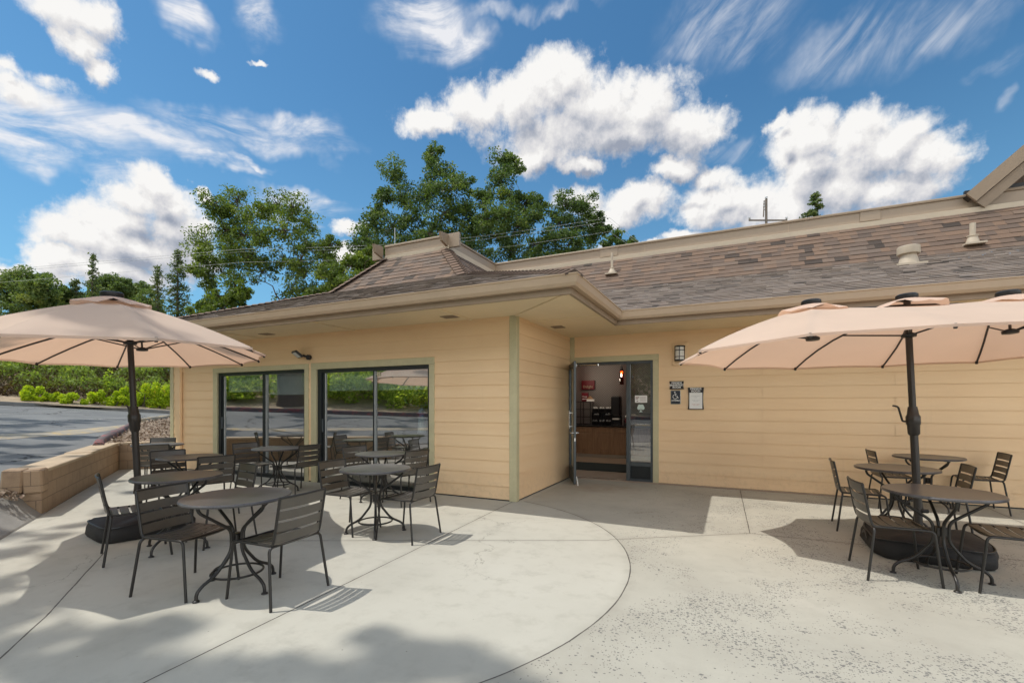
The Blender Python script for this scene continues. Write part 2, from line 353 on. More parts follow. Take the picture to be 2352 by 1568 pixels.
def patiomat():
    m, t = newmat('patio_concrete'); co = pos(t); p2 = t.vm('MULTIPLY', co, (1, 1, 0))
    wob = t.vm('SCALE', t.vm('SUBTRACT', t.noise(p2, 3, 3, .5, 0, 1), (.5, .5, .5)), .012); p = t.vm('ADD', p2, wob); p = t.vm('MULTIPLY', p, (1, 1, 0))
    sx = t.n('ShaderNodeSeparateXYZ', inp={0: p}).outputs[0]
    cd = t.vm('LENGTH', t.vm('SUBTRACT', p, (-3.67, 3.67, 0)), None, 1)
    left = t.m('LESS_THAN', sx, -2.85)
    inside = t.m('MAXIMUM', t.m('LESS_THAN', cd, 2.9), left)
    arc = t.m('ADD', t.m('ABSOLUTE', t.m('SUBTRACT', cd, 2.9)), t.m('MULTIPLY', left, 9))
    D = arc
    segs = [((-3.0, 6.4), (-2.70, -1.5)), ((-5.55, 2.93), (-1.2, 5.0)), ((.13, 9.0), (.19, 5.96)), ((-1.2, 5.03), (.19, 5.96)), ((.19, 5.96), (6, 6.12)), ((-5.75, 2.52), (-4.3, 1.53)), ((-4.3, 1.53), (-2.6, .2)), ((3.2, 6.05), (3.3, 9.0))]
    for a, b in segs: D = t.m('MINIMUM', D, seg_dist(t, p, a, b))
    n1 = t.noise(co, .7, 6, .6); n2 = t.noise(co, 5, 5, .65); n3 = t.noise(co, 90, 3, .7)
    c_in = t.ramp(n1, [(.3, (.425, .41, .355)), (.5, (.48, .465, .405)), (.72, (.515, .50, .44))]); c_out = t.ramp(n1, [(.3, (.365, .35, .30)), (.55, (.44, .425, .365)), (.75, (.485, .465, .405))])
    c = t.mix(inside, c_out, c_in)
    c = t.mix(t.m('MULTIPLY', t.sstep(n2, .48, .72), .42), c, (.36, .34, .29)); c = t.mix(t.m('MULTIPLY', t.sstep(t.noise(co, 1.7, 7, .75), .54, .70), .34), c, (.30, .285, .25))
    c = t.mix(t.m('MULTIPLY', t.sstep(n3, .5, .75), t.m('ADD', .12, t.m('MULTIPLY', t.m('SUBTRACT', 1.0, inside), .22))), c, (.33, .315, .28))
    # reddish worn stain by the door
    dst = t.vm('LENGTH', t.vm('MULTIPLY', t.vm('SUBTRACT', p, (-2.1, 8.1, 0)), (1, 1.4, 0)), None, 1)
    c = t.mix(t.m('MULTIPLY', t.m('SUBTRACT', 1.0, t.sstep(dst, .2, .9)), t.m('MULTIPLY', n2, .7)), c, (.27, .19, .13))
    # exposed dark pebbles in worn patches of the outer slab
    def flecks(scale, lo, hi, rad):
        v = t.n('ShaderNodeTexVoronoi', inp={'Scale': scale, 'Randomness': 1.0}); t.link(t.vm('MULTIPLY', t.vm('ADD', p2, wob), (1, 1.25, 0)), v.inputs['Vector'])
        cell = t.n('ShaderNodeSeparateColor', inp={0: v.outputs['Color']})
        dens = t.sstep(t.noise(t.vm('ADD', p2, (3.1, 7.7, 0)), 1.15, 4, .72), lo, hi)
        dens = t.m('MULTIPLY', t.m('MULTIPLY', dens, .75), t.sstep(sx, -1.6, .2)); on = t.m('LESS_THAN', cell.outputs[0], dens)
        return t.m('MULTIPLY', on, t.m('LESS_THAN', v.outputs['Distance'], t.m('MULTIPLY', t.m('ADD', cell.outputs[1], .35), rad)))
    fl = t.m('MAXIMUM', flecks(46, .44, .66, .40), flecks(85, .42, .68, .40)); fl = t.m('MULTIPLY', fl, t.m('SUBTRACT', 1.0, inside))
    c = t.mix(t.m('MULTIPLY', fl, .74), c, (.10, .103, .108))
    specks = t.n('ShaderNodeTexVoronoi', inp={'Scale': 7.0}); t.link(p2, specks.inputs['Vector']); c = t.mix(t.m('MULTIPLY', t.m('LESS_THAN', specks.outputs['Distance'], .035), .7), c, (.16, .14, .12))
    ck = t.n('ShaderNodeTexVoronoi', feature='DISTANCE_TO_EDGE', inp={'Scale': .42}); t.link(t.vm('ADD', p2, t.vm('SCALE', t.noise(p2, 2.2, 5, .65, 0, 1), .9)), ck.inputs['Vector']); c = t.mix(t.m('MULTIPLY', t.m('MULTIPLY', t.m('SUBTRACT', 1.0, t.sstep(ck.outputs[0], .0012, .0045)), t.sstep(t.noise(p2, .6, 2), .5, .6)), .5), c, (.15, .135, .115))
    jw = t.m('MULTIPLY', t.noise(co, 4, 4, .7), .014); jl = t.m('SUBTRACT', 1.0, t.sstep(D, t.m('MULTIPLY', jw, .35), jw)); edge = t.m('SUBTRACT', 1.0, t.sstep(D, .01, .09))
    c = t.mix(t.m('MULTIPLY', edge, t.m('MULTIPLY', n2, .35)), c, (.28, .26, .22)); c = t.mix(t.m('MULTIPLY', jl, .92), c, (.07, .062, .055))
    h = t.m('ADD', t.m('MULTIPLY', n3, .35), t.m('ADD', t.m('MULTIPLY', jl, -2.5), t.m('MULTIPLY', fl, -.5)))
    bp = t.n('ShaderNodeBump', inp={'Strength': .35, 'Distance': .006, 'Height': h})
    b = t.n('ShaderNodeBsdfPrincipled', inp={'Base Color': c, 'Roughness': .82, 'Specular IOR Level': .3}); t.link(bp.outputs[0], b.inputs['Normal'])
    o = t.n('ShaderNodeOutputMaterial'); t.link(b.outputs[0], o.inputs[0]); return m
M['patio'] = patiomat()

def asphaltmat():
    m, t = newmat('worn_asphalt'); co = pos(t); n1 = t.noise(co, .5, 5, .6); n3 = t.noise(co, 120, 2, .8)
    c = t.ramp(n1, [(.3, (.135, .14, .145)), (.7, (.205, .21, .21))]); c = t.mix(t.m('MULTIPLY', t.sstep(n3, .5, .8), .5), c, (.22, .215, .20))
    cr = t.n('ShaderNodeTexVoronoi', feature='DISTANCE_TO_EDGE', inp={'Scale': .35}); t.link(t.vm('ADD', co, t.vm('SCALE', t.noise(co, 1.5, 4, .6, 0, 1), .8)), cr.inputs['Vector'])
    c = t.mix(t.m('SUBTRACT', 1.0, t.sstep(cr.outputs[0], .004, .012)), c, (.03, .03, .03))
    bp = t.n('ShaderNodeBump', inp={'Strength': .5, 'Distance': .006, 'Height': n3})
    b = t.n('ShaderNodeBsdfPrincipled', inp={'Base Color': c, 'Roughness': .85}); t.link(bp.outputs[0], b.inputs['Normal'])
    o = t.n('ShaderNodeOutputMaterial'); t.link(b.outputs[0], o.inputs[0]); return m
M['asphalt'] = asphaltmat()
def wornpaint(name, col, under, cover=.5):
    m, t = newmat(name); co = pos(t); f = t.sstep(t.m('ADD', t.m('MULTIPLY', t.noise(co, 3, 5, .7), .7), t.m('MULTIPLY', t.noise(co, 40, 3, .7), .3)), cover - .06, cover + .06)
    c = t.mix(f, col, under); b = t.n('ShaderNodeBsdfPrincipled', inp={'Base Color': c, 'Roughness': .75})
    bp = t.n('ShaderNodeBump', inp={'Strength': .3, 'Distance': .006, 'Height': t.noise(co, 60, 3)}); t.link(bp.outputs[0], b.inputs['Normal'])
    o = t.n('ShaderNodeOutputMaterial'); t.link(b.outputs[0], o.inputs[0]); return m
M['yellow'] = wornpaint('worn_yellow_paint', (.55, .38, .14), (.34, .30, .24), .44)
M['whiteline'] = wornpaint('worn_white_paint', (.75, .75, .73), (.15, .15, .15), .62)
M['redkerb'] = wornpaint('worn_red_paint', (.36, .085, .08), (.12, .095, .095), .46)
M['kerb'] = plain('kerb_concrete', (.20, .195, .185), .85, var=.25, scale=3, bump=.4, bscale=30, world=True)
M['ramp'] = plain('kerb_ramp_concrete', (.30, .295, .28), .85, var=.15, scale=3, bump=.3, bscale=40, world=True)
M['mulch'] = plain('bark_mulch', (.26, .19, .135), .95, var=.45, scale=9, bump=1.0, bscale=30, world=True)
M['chips'] = leafmat('wood_chips', [(0, (.16, .11, .08)), (.5, (.32, .25, .19)), (1, (.50, .42, .33))], .0, .9)
M['soil'] = plain('bank_soil', (.36, .28, .195), .95, var=.4, scale=1.5, bump=.8, bscale=8, world=True)
M['leaf_oak'] = leafmat('oak_leaves', [(0, (.05, .085, .018)), (.4, (.115, .175, .034)), (.75, (.20, .27, .052)), (1, (.33, .38, .09))])
M['leaf_dark'] = leafmat('dark_oak_leaves', [(0, (.038, .070, .024)), (.4, (.088, .146, .044)), (.8, (.155, .225, .058)), (1, (.27, .32, .085))])
M['leaf_bg'] = leafmat('distant_leaves', [(0, (.075, .125, .045)), (.5, (.150, .220, .070)), (1, (.27, .32, .10))])
M['needle'] = leafmat('conifer_needles', [(0, (.055, .095, .042)), (.5, (.115, .17, .06)), (.85, (.19, .21, .07)), (1, (.28, .22, .10))], .3)
M['lime'] = leafmat('lime_shrub_leaves', [(0, (.20, .30, .018)), (.5, (.42, .55, .028)), (.93, (.60, .68, .05)), (1, (.55, .26, .09))], .4)
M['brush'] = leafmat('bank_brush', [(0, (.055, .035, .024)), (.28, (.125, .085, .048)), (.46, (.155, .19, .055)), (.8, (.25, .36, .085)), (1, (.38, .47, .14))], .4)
M['bush'] = leafmat('roadside_bush_leaves', [(0, (.15, .23, .04)), (.5, (.38, .52, .09)), (1, (.66, .70, .18))], .6)
M['decal'] = plain('pale_mint_decal', (.55, .66, .62), .6, var=.03)
M['lens'] = plain('led_lens', (.62, .68, .72), .3, var=.03)
M['neonblue'] = plain('unlit_blue_tube', (.05, .16, .24), .3)
M['ltblue'] = plain('light_blue_paint', (.16, .34, .62), .5)
M['amber'] = glassmat('dark_amber_glass', .05, (.55, .10, .03))
M['redtxt'] = plain('faint_red_print', (.55, .30, .25), .7, var=.03)
M['capstone'] = plain('capstone', (.50, .39, .27), .85, var=.15, scale=4, bump=.3, bscale=40, dirt=.2)
M['dry'] = plain('dry_grass_ground', (.19, .16, .085), .95, var=.4, scale=.8, bump=.6, bscale=4, world=True)
M['darkwall'] = plain('brown_wall_paint', (.16, .105, .07), .7, var=.08, scale=2)
# ================================================================ BUILDING
bld = thing('cafe_building', 'tan lap sided cafe building with brown shingle mansard roof and olive trim', 'building')
YW, YD, XS = 6.37, 8.97, -2.95           # window wall, door wall, side wall
SOF = 2.81
ZV = Vector((0, 0, 1))
def siding_wall(o, ux, nn, u0, u1, z0, z1, openings=(), joints=0.0, pitch=.195, name='wall'):
    o = Vector(o); ux = Vector(ux); nn = Vector(nn); mb = MB(); rnd = random.Random(int(u0*100) + int(u1*7))
    zs = sorted(set([z0, z1] + [z0 + pitch*k for k in range(1, int((z1 - z0)/pitch) + 1)] + [z for op in openings for z in op[2:4] if z0 < z < z1]))
    zs = [z for i, z in enumerate(zs) if i == 0 or z - zs[i-1] > 1e-4]
    def off(z, k): return .0145 - .0125*((z - z0)/pitch - k)
    for a, b in zip(zs[:-1], zs[1:]):
        k = int(((a + b)/2 - z0)/pitch); segs = [(u0, u1)]
        for (p, q, r, s) in openings:
            if r < (a + b)/2 < s:
                segs = [x for (c, d) in segs for x in ((c, min(d, p)), (max(c, q), d)) if x[1] - x[0] > .005]
        out = []
        for (c, d) in segs:
            if joints:
                j = u0 + (1.6 if k % 2 else 3.4); cur = c
                while j < d:
                    if j > cur + .05: out.append((cur, j - .0025)); cur = j + .0025
                    j += joints
                out.append((cur, d))
            else: out.append((c, d))
        for (c, d) in out:
            P = lambda u, z, f: o + ux*u + ZV*z + nn*f
            fa, fb = off(a, k), off(b, k)
            mb.add([P(c,a,fa), P(d,a,fa), P(d,b,fb), P(c,b,fb)], [(0,1,2,3)])
            mb.add([P(c,a,fa), P(d,a,fa), P(d,a,-.01), P(c,a,-.01)], [(3,2,1,0)])
    # sheathing behind the boards
    ops = sorted(openings); cuts = sorted(set([u0, u1] + [x for op in ops for x in op[:2] if u0 < x < u1]))
    for c, d in zip(cuts[:-1], cuts[1:]):
        zl = [(z0, z1)]
        for (p, q, r, s) in ops:
            if p <= (c + d)/2 <= q: zl = [x for (e, f) in zl for x in ((e, min(f, r)), (max(e, s), f)) if x[1] - x[0] > .005]
        for (e, f) in zl:
            A = [o + ux*u + ZV*z + nn*w for (u, z) in ((c,e),(d,e),(d,f),(c,f)) for w in (-.012,)]
            mb.prism(A, nn*-.10)
    return mb.build(name, M['siding'], bld)

siding_wall((0, YW, 0), (1,0,0), (0,-1,0), -11.75, XS - .06, .02, SOF, [(-10.05, -7.40, -.1, 2.15), (-7.085, -4.515, -.1, 2.14)])
siding_wall((XS, 0, 0), (0,1,0), (1,0,0), YW + .055, YD - .0, .02, SOF)
siding_wall((0, YD, 0), (1,0,0), (0,-1,0), XS + .02, 9.3, .02, SOF, [(-2.99, -1.325, -.1, 2.30)], joints=3.6)
siding_wall((-11.75, 0, 0), (0,1,0), (-1,0,0), YW, 12.0, .02, SOF)
mb = MB(); mb.box(XS - .02, 9.3, YD + .115, YD + .125, 2.75, 3.1); mb.box(-11.7, 9.2, 14.4, 14.5, -.6, 4.9); mb.box(9.2, 9.3, 9, 14.4, -.6, 3); mb.build('rear_wall', M['siding'], bld)
# base flashing gap
mb = MB(); mb.box(-11.75, XS - .01, YW - .004, YW + .08, -.05, .02); mb.box(XS - .08, XS + .004, YW, YD, -.05, .0201); mb.box(-1.3, 9.3, YD - .004, YD + .08, -.05, .0202); mb.build('base_gap', M['black_alu'], bld)
# corner boards
def trim(boxes, name='corner_trim', b=.004, m='trim'):
    mb = MB()
    for x in boxes: mb.bbox(*x, b)
    return mb.build(name, M[m], bld)
trim([(XS - .095, XS + .022, YW - .024, YW + .004, 0.0, SOF), (XS - .006, XS + .0225, YW + .004, YW + .085, 0.0, SOF)])
trim([(XS + .014, XS + .10, YD - .024, YD + .0, .0, SOF)])
trim([(-11.77, -11.64, YW - .024, YW + .0, 0, SOF)])
# door casing
trim([(-1.326, -1.222, YD - .024, YD + .02, 0, 2.295), (XS + .1015, -1.222, YD - .026, YD + .02, 2.297, 2.405)], 'door_casing')
# window casings
trim([(-10.185, -10.045, YW - .026, YW + .06, 0, 2.145), (-7.402, -7.295, YW - .026, YW + .06, 0, 2.145), (-10.185, -7.295, YW - .028, YW + .06, 2.147, 2.245)], 'window_casing')
trim([(-7.225, -7.083, YW - .026, YW + .06, 0, 2.13), (-4.517, -4.415, YW - .026, YW + .06, 0, 2.13), (-7.225, -4.415, YW - .028, YW + .06, 2.132, 2.25)], 'window_casing')
# downspout
mb = MB(); mb.bbox(-11.455, -11.285, YW - .085, YW - .016, .15, 2.62, .012); mb.tube([(-11.37, YW - .06, 2.60), (-11.37, YW - .22, 2.72), (-11.37, 5.35, 2.87)], .05, 8)
for z in (.6, 2.2): mb.box(-11.47, -11.27, YW - .09, YW - .01, z, z + .03)
mb.build('downspout', M['siding'], bld)

# ---------- sliding windows
def window(x0, x1, z1, left_w, meet, meet_w, shadez, tagx):
    yb = YW + .05
    w = bpy.data.objects.new('sliding_window', None); COL.objects.link(w); w.parent = bld
    f = MB(); f.bbox(x0, x0 + left_w*.55, yb - .045, yb + .06, .0, z1, .004); f.bbox(x0 + left_w*.55, x0 + left_w, yb - .02, yb + .045, .03, z1 - .05, .004)
    f.bbox(x1 - .045, x1, yb - .045, yb + .06, .0, z1, .004); f.bbox(x0 + left_w*.5, x1 - .04, yb - .046, yb + .061, z1 - .065, z1 - .001, .004); f.bbox(x0 + left_w*.5, x1 - .04, yb - .047, yb + .062, .0, .075, .004)
    f.bbox(meet - meet_w/2, meet + meet_w/2, yb - .035, yb + .05, .07, z1 - .06, .004)
    f.build('frame', M['black_alu'], w)
    s = MB(); s.bbox(x0 + left_w + .001, x0 + left_w + .022, yb - .018, yb + .03, .08, z1 - .075, .002); s.build('glazing_channel', M['cable'], w); s = MB(); s.bbox(meet + meet_w/2 + .001, meet + meet_w/2 + .014, yb - .03, yb + .03, .08, z1 - .075, .002); s.build('glazing_channel', M['cable'], w)
    p = MB(); p.box(x0 + left_w, meet, yb, yb + .006, .07, z1 - .06); p.build('pane', M['glass'], w)
    p = MB(); p.box(meet, x1 - .04, yb + .003, yb + .009, .07, z1 - .06); p.build('pane', M['glass'], w)
    h = MB(); h.bbox(x0 + left_w*.70, x0 + left_w*.86, yb - .055, yb - .0195, .95, 1.2, .006); h.build('pull_handle', M['grey_alu'], w)
    for (a, b, zz) in ((x0 + left_w + .02, meet - .02, shadez[0]), (meet + .02, x1 - .05, shadez[1])):
        r = MB(); r.box(a, b, yb + .07, yb + .074, zz, z1 - .05); r.box(a, b, yb + .062, yb + .082, zz - .025, zz); r.build('roller_blind', M['shade'], w)
    t_ = MB(); t_.box(tagx, tagx + .085, yb - .004, yb - .001, z1 - .165, z1 - .085); t_.build('alarm_sticker', M['sticker'], w)
    return w
def stickermat():
    m, t = newmat('alarm_sticker_print'); co = obj_co(t); n1 = t.noise(co, 60, 2); c = t.ramp(n1, [(.45, (.62, .55, .38)), (.55, (.12, .10, .07))], 'CONSTANT')
    b = t.n('ShaderNodeBsdfPrincipled', inp={'Base Color': c}); o = t.n('ShaderNodeOutputMaterial'); t.link(b.outputs[0], o.inputs[0]); return m
M['sticker'] = stickermat()
window(-10.043, -7.404, 2.147, .15, -8.60, .09, (1.76, 1.69), -8.76)
window(-7.081, -4.519, 2.132, .16, -5.73, .03, (1.75, 1.75), -5.68)

# ---------- rooms behind the glass
mb = MB(); mb.box(-11.62, XS - .12, 8.78, 8.85, 0, 2.8); mb.box(-11.62, -11.55, 6.5, 8.78, 0, 2.8); mb.box(XS - .17, XS - .122, 6.5, 8.78, 0, 2.8); mb.build('dining_room_wall', M['room'], bld)
mb = MB(); mb.box(-11.62, XS - .12, 6.43, 8.78, -.04, .012); mb.build('dining_room_floor', M['tile'], bld)
mb = MB(); mb.box(-11.62, XS - .12, 6.5, 8.78, 2.76, 2.79); mb.build('dining_room_ceiling', M['ceil'], bld)
def wallpaper():
    m, t = newmat('lattice_wallpaper'); co = obj_co(t); s = t.n('ShaderNodeSeparateXYZ', inp={0: co}); x, z = s.outputs[0], s.outputs[2]
    a = t.m('ABSOLUTE', t.m('SINE', t.m('MULTIPLY', t.m('ADD', x, z), 46.0))); b_ = t.m('ABSOLUTE', t.m('SINE', t.m('MULTIPLY', t.m('SUBTRACT', x, z), 46.0)))
    g = t.m('LESS_THAN', t.m('MINIMUM', a, b_), .22); c = t.mix(g, (.15, .14, .135), (.27, .255, .245))
    b = t.n('ShaderNodeBsdfPrincipled', inp={'Base Color': c, 'Roughness': .5}); o = t.n('ShaderNodeOutputMaterial'); t.link(b.outputs[0], o.inputs[0]); return m
M['wallpaper'] = wallpaper()
mb = MB(); mb.box(-5.6, 1.6, 13.12, 13.18, 0, 2.8); mb.build('breakfast_room_wall', M['wallpaper'], bld)
mb = MB(); mb.box(-5.66, -5.6, 9.1, 13.12, 0, 2.8); mb.build('breakfast_room_wall', M['room'], bld); MB().box(1.6, 1.66, 9.1, 13.12, 0, 2.8).build('breakfast_room_wall', M['room'], bld); MB().box(-5.6, XS - .1, 9.08, 9.1, 0, 2.8).build('breakfast_room_wall', M['room'], bld)
mb = MB(); mb.box(-5.6, 1.6, 8.9, 13.12, -.04, .016); mb.build('breakfast_room_floor', M['tile'], bld)
mb = MB(); mb.box(-5.6, 1.6, 9.1, 13.12, 2.76, 2.79); mb.build('breakfast_room_ceiling', M['ceil'], bld)

# ---------- entrance
ent = bpy.data.objects.new('entrance', None); COL.objects.link(ent); ent.parent = bld
mb = MB(); mb.bbox(-2.985, -2.93, YD + .0, YD + .10, 0, 2.295, .004); mb.bbox(-1.372, -1.327, YD - .004, YD + .10, 0, 2.295, .004); mb.bbox(-2.93, -1.372, YD - .001, YD + .101, 2.245, 2.294, .004)
mb.bbox(-1.824, -1.752, YD - .008, YD + .102, 0, 2.245, .006); mb.bbox(-1.752, -1.372, YD + .01, YD + .08, .30, .375, .004); mb.bbox(-1.752, -1.372, YD + .01, YD + .08, .0, .06, .004); mb.build('frame', M['grey_alu'], ent)
mb = MB(); mb.box(-2.93, -1.82, YD - .03, YD + .10, -.01, .018); mb.build('threshold', M['steel'], ent)
mb = MB(); mb.box(-1.752, -1.372, YD + .04, YD + .046, .375, 2.245); mb.build('pane', M['glass2'], ent)
mb = MB(); mb.box(-1.752, -1.372, YD + .04, YD + .05, .06, .30); mb.build('kick_panel', M['black_alu'], ent)
mb = MB(); mb.box(-1.665, -1.44, YD + .034, YD + .037, 1.505, 1.64); st = mb.build('notice', M['white'], ent)
mb = MB()
for (x, z, w) in ((-1.655, 1.61, .07), (-1.655, 1.585, .05), (-1.635, 1.54, .03)): mb.box(x, x + w, YD + .032, YD + .0335, z - .012, z)
for i in range(5): mb.box(-1.57 + .0, -1.46, YD + .032, YD + .0335, 1.61 - i*.02, 1.613 - i*.02)
mb.build('print', M['red'], ent)
def disc(mb, x, z, r, y, n=14):
    mb.prism([(x + r*math.cos(2*math.pi*i/n), y, z + r*math.sin(2*math.pi*i/n)) for i in range(n)], (0, .002, 0))
mb = MB()
for (dx, dz, r) in ((0, 0, .05), (-.035, -.012, .035), (.035, -.012, .035), (-.022, .022, .034), (.022, .022, .034)): disc(mb, -1.555 + dx, 1.415 + dz, r, YD + .033 + dx*.01)
mb.box(-1.565, -1.545, YD + .033, YD + .035, 1.33, 1.39); mb.box(-1.585, -1.525, YD + .033, YD + .0351, 1.325, 1.335); mb.build('tree_decal', M['decal'] if 'decal' in M else M['white'], ent)
door = bpy.data.objects.new('door', None); COL.objects.link(door); door.parent = bld; door.location = (-2.935, YD - .03, 0)
door.rotation_euler = (0, 0, math.atan2(-.784, .345))
Ld = .90
mb = MB(); mb.bbox(0, .09, -.022, .022, .02, 2.26, .004); mb.bbox(Ld - .09, Ld, -.022, .022, .02, 2.26, .004); mb.bbox(.09, Ld - .09, -.0215, .0215, 2.15, 2.259, .004); mb.bbox(.09, Ld - .09, -.0215, .0215, .021, .28, .004); mb.build('leaf_frame', M['grey_alu'], door)
mb = MB(); mb.box(.09, Ld - .09, -.004, .004, .28, 2.15); mb.build('pane', M['glass2'], door)
for s in (-1, 1):
    mb = MB(); mb.tube(fillet([(Ld - .045, s*.02, .95), (Ld - .045, s*.07, .95), (Ld - .16, s*.07, .95)], .02), .011, 8); mb.lathe([(.026, -.004), (.026, .004)], (Ld - .045, s*.026, .95), 12, Matrix.Rotation(R_(90), 3, 'X')); mb.build('handle', M['steel'], door)
MB().box(Ld - .0005, Ld + .002, -.01, .01, .80, .86).build('latch_plate', M['steel'], door)
mb = MB(); mb.bbox(Ld - .20, Ld - .12, -.10, -.085, 1.02, 1.36, .006); mb.box(Ld - .165, Ld - .155, -.085, -.02, 1.06, 1.07); mb.box(Ld - .165, Ld - .155, -.085, -.02, 1.31, 1.32); mb.build('pull_plate', M['steel'], door)
mb = MB(); mb.tube([(.5, .05, 2.21), (.85, .42, 2.19)], .012, 6); mb.lathe([(.02, -.015), (.02, .015)], (.85, .42, 2.19), 8); mb.bbox(.25, .55, .022, .07, 2.17, 2.24, .006); mb.build('closer_arm', M['steel'], door)
mb = MB(); mb.tube(fillet([(Ld - .02, .03, .16), (Ld - .01, .05, .06), (Ld + .03, .05, .005)], .02), .01, 6); mb.build('doorstop', M['white'], door)

# ---------- soffit, fascia, gutter
EY, EX, IY, XL, XR = 5.31, -1.74, 7.75, -12.3, 9.6
def sweep(path, prof, name, m, parent=bld, smooth=None):
    """profile (out, z) swept along a plan path with mitred corners; 'out' is to the right of travel"""
    n = len(path); vs = []; k = len(prof); P = [Vector((p[0], p[1], 0)) for p in path]; mb = MB()
    for i in range(n):
        d1 = (P[i] - P[i-1]).normalized() if i else None; d2 = (P[i+1] - P[i]).normalized() if i < n - 1 else None
        nr = lambda d: Vector((d.y, -d.x, 0))
        if d1 is None: o = nr(d2)
        elif d2 is None: o = nr(d1)
        else: a, b = nr(d1), nr(d2); o = (a + b)/(1 + a.dot(b))
        for (u, z) in prof: vs.append(P[i] + o*u + ZV*z)
    f = [(i*k + j, i*k + (j+1) % k, (i+1)*k + (j+1) % k, (i+1)*k + j) for i in range(n - 1) for j in range(k)] + [tuple(range(k)), tuple((n-1)*k + j for j in range(k - 1, -1, -1))]
    mb.add(vs, f); return mb.build(name, m, parent, smooth)
eave = [(XL, EY), (EX, EY), (EX, IY), (XR, IY)]
# travelling +X along the front puts the outside (-Y) to the right
sweep(eave, [(-.022, 2.785), (.018, 2.785), (.018, 2.985), (-.022, 2.985)], 'fascia', M['fascia'])
sweep(eave, [(.021, 2.862), (.09, 2.862), (.112, 2.90), (.118, 2.985), (.13, 2.992), (.13, 3.004), (.108, 3.004), (.102, 2.91), (.085, 2.876), (.03, 2.876), (.03, 3.0), (.021, 3.0)], 'gutter', M['gutter'])
sof = bpy.data.objects.new('soffit', None); COL.objects.link(sof); sof.parent = bld
mb = MB(); mb.prism([(XL, EY + .022, SOF), (EX - .022, EY + .022, SOF), (EX - .022, IY + .022, SOF), (XR, IY + .022, SOF), (XR, YD + .1, SOF), (XS - .1, YD + .1, SOF), (XS - .1, YW + .1, SOF), (XL, YW + .1, SOF)], (0, 0, .03)); mb.build('board', M['soffit'], sof)
d = Vector((EX - XS, EY - YW, 0)); L = d.length; Mx = Matrix.Translation((XS + .0, YW - .01, 0)) @ Matrix.Rotation(math.atan2(d.y, d.x), 4, 'Z')
for q in [(x - .022, x + .022, EY + .025, YW - .002, SOF - .014) for x in (-3.72, -6.15, -8.6)] + [(XS + .006, EX - .025, 6.88, 6.92, SOF - .014), (-1.72, -1.68, IY + .03, YD - .025, SOF - .014)] + [(x - .02, x + .02, IY + .03, YD - .02, SOF - .014) for x in (2.0, 5.6)]:
    MB().bbox(*q, SOF - .001, .003).build('batten', M['soffit'], sof)
MB().bbox(.03, L - .05, -.02, .02, SOF - .0145, SOF - .001, .003, Mx).build('batten', M['soffit'], sof)
for (x, y, a, b) in ((-3.88, 6.0, .13, .09), (-2.71, 7.60, .10, .11), (-8.0, 6.0, .13, .09)):
    mb = MB(); mb.box(x - a, x + a, y - b, y + b, SOF - .006, SOF - .001)
    for i in range(5): yy = y - b + (i + .5)*2*b/5; mb.box(x - a, x + a, yy - .004, yy + .008, SOF - .012, SOF - .006)
    mb.build('soffit_vent', M['fascia'], sof)

# ---------- roof
roof = bpy.data.objects.new('roof', None); COL.objects.link(roof); roof.parent = bld
def facet(mb, bl, br, tl, tr, expo=.145, tab=.23, seed=1, lip=.12):
    rn = random.Random(seed); bl, br, tl, tr = map(Vector, (bl, br, tl, tr)); ud = (br - bl).normalized()
    sv = (tl - bl) - ud*((tl - bl).dot(ud)); L = sv.length; vd = sv/L; nn = ud.cross(vd).normalized(); nn = nn if nn.z > 0 else -nn
    uL = lambda v: ((tl - bl).dot(ud))*v/L; uR = lambda v: (br - bl).dot(ud) + ((tr - br).dot(ud))*v/L
    rows = max(1, round(L/expo)); e = L/rows
    for i in range(rows):
        v0, v1 = i*e - (.012 if i else .0), (i + 1)*e; lo, hi = min(uL(v0), uL(v1)), max(uR(v0), uR(v1)); u = lo - rn.random()*tab; lastc = .5
        while u < hi:
            w = tab*(.45 + rn.random()*.85); a, b = u, u + w; u = b
            p = [min(max(a, uL(v0)), uR(v0)), min(max(b, uL(v0)), uR(v0)), min(max(b, uL(v1)), uR(v1)), min(max(a, uL(v1)), uR(v1))]
            if p[1] - p[0] < .004 and p[2] - p[3] < .004: continue
            th = .007 + rn.random()*.010; c = rn.random()
            P = lambda uu, v, h: bl + ud*uu + vd*v + nn*h
            mb.add([P(p[0],v0,th), P(p[1],v0,th), P(p[2],v1,.002), P(p[3],v1,.002)], [(0,1,2,3)], c)
            mb.add([P(p[0],v0,th), P(p[1],v0,th), P(p[1],v0,-.004), P(p[0],v0,-.004)], [(3,2,1,0)], lip*c)
GX, GY, GI = -1.63, 5.20, 7.64
ZB, ZT = 4.09, 5.06
m1 = MB(); m2 = MB()
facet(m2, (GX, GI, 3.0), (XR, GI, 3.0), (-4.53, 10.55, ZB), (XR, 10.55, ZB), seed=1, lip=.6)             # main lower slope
facet(m1, (-4.9, 10.55, ZB), (XR, 10.55, ZB), (-5.95, 11.5, ZT), (XR, 11.5, ZT), seed=2)         # main mansard
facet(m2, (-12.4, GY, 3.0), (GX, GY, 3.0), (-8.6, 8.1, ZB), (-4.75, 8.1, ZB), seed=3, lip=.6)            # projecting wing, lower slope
facet(m1, (-8.6, 8.1, ZB), (-4.9, 8.1, ZB), (-7.72, 9.05, ZT), (-5.95, 9.05, ZT), seed=4)
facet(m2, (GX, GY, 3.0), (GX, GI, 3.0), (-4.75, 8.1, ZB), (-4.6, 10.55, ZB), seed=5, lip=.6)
facet(m1, (-4.9, 8.1, ZB), (-4.9, 10.55, ZB), (-5.95, 9.05, ZT), (-5.95, 11.5, ZT), seed=6)
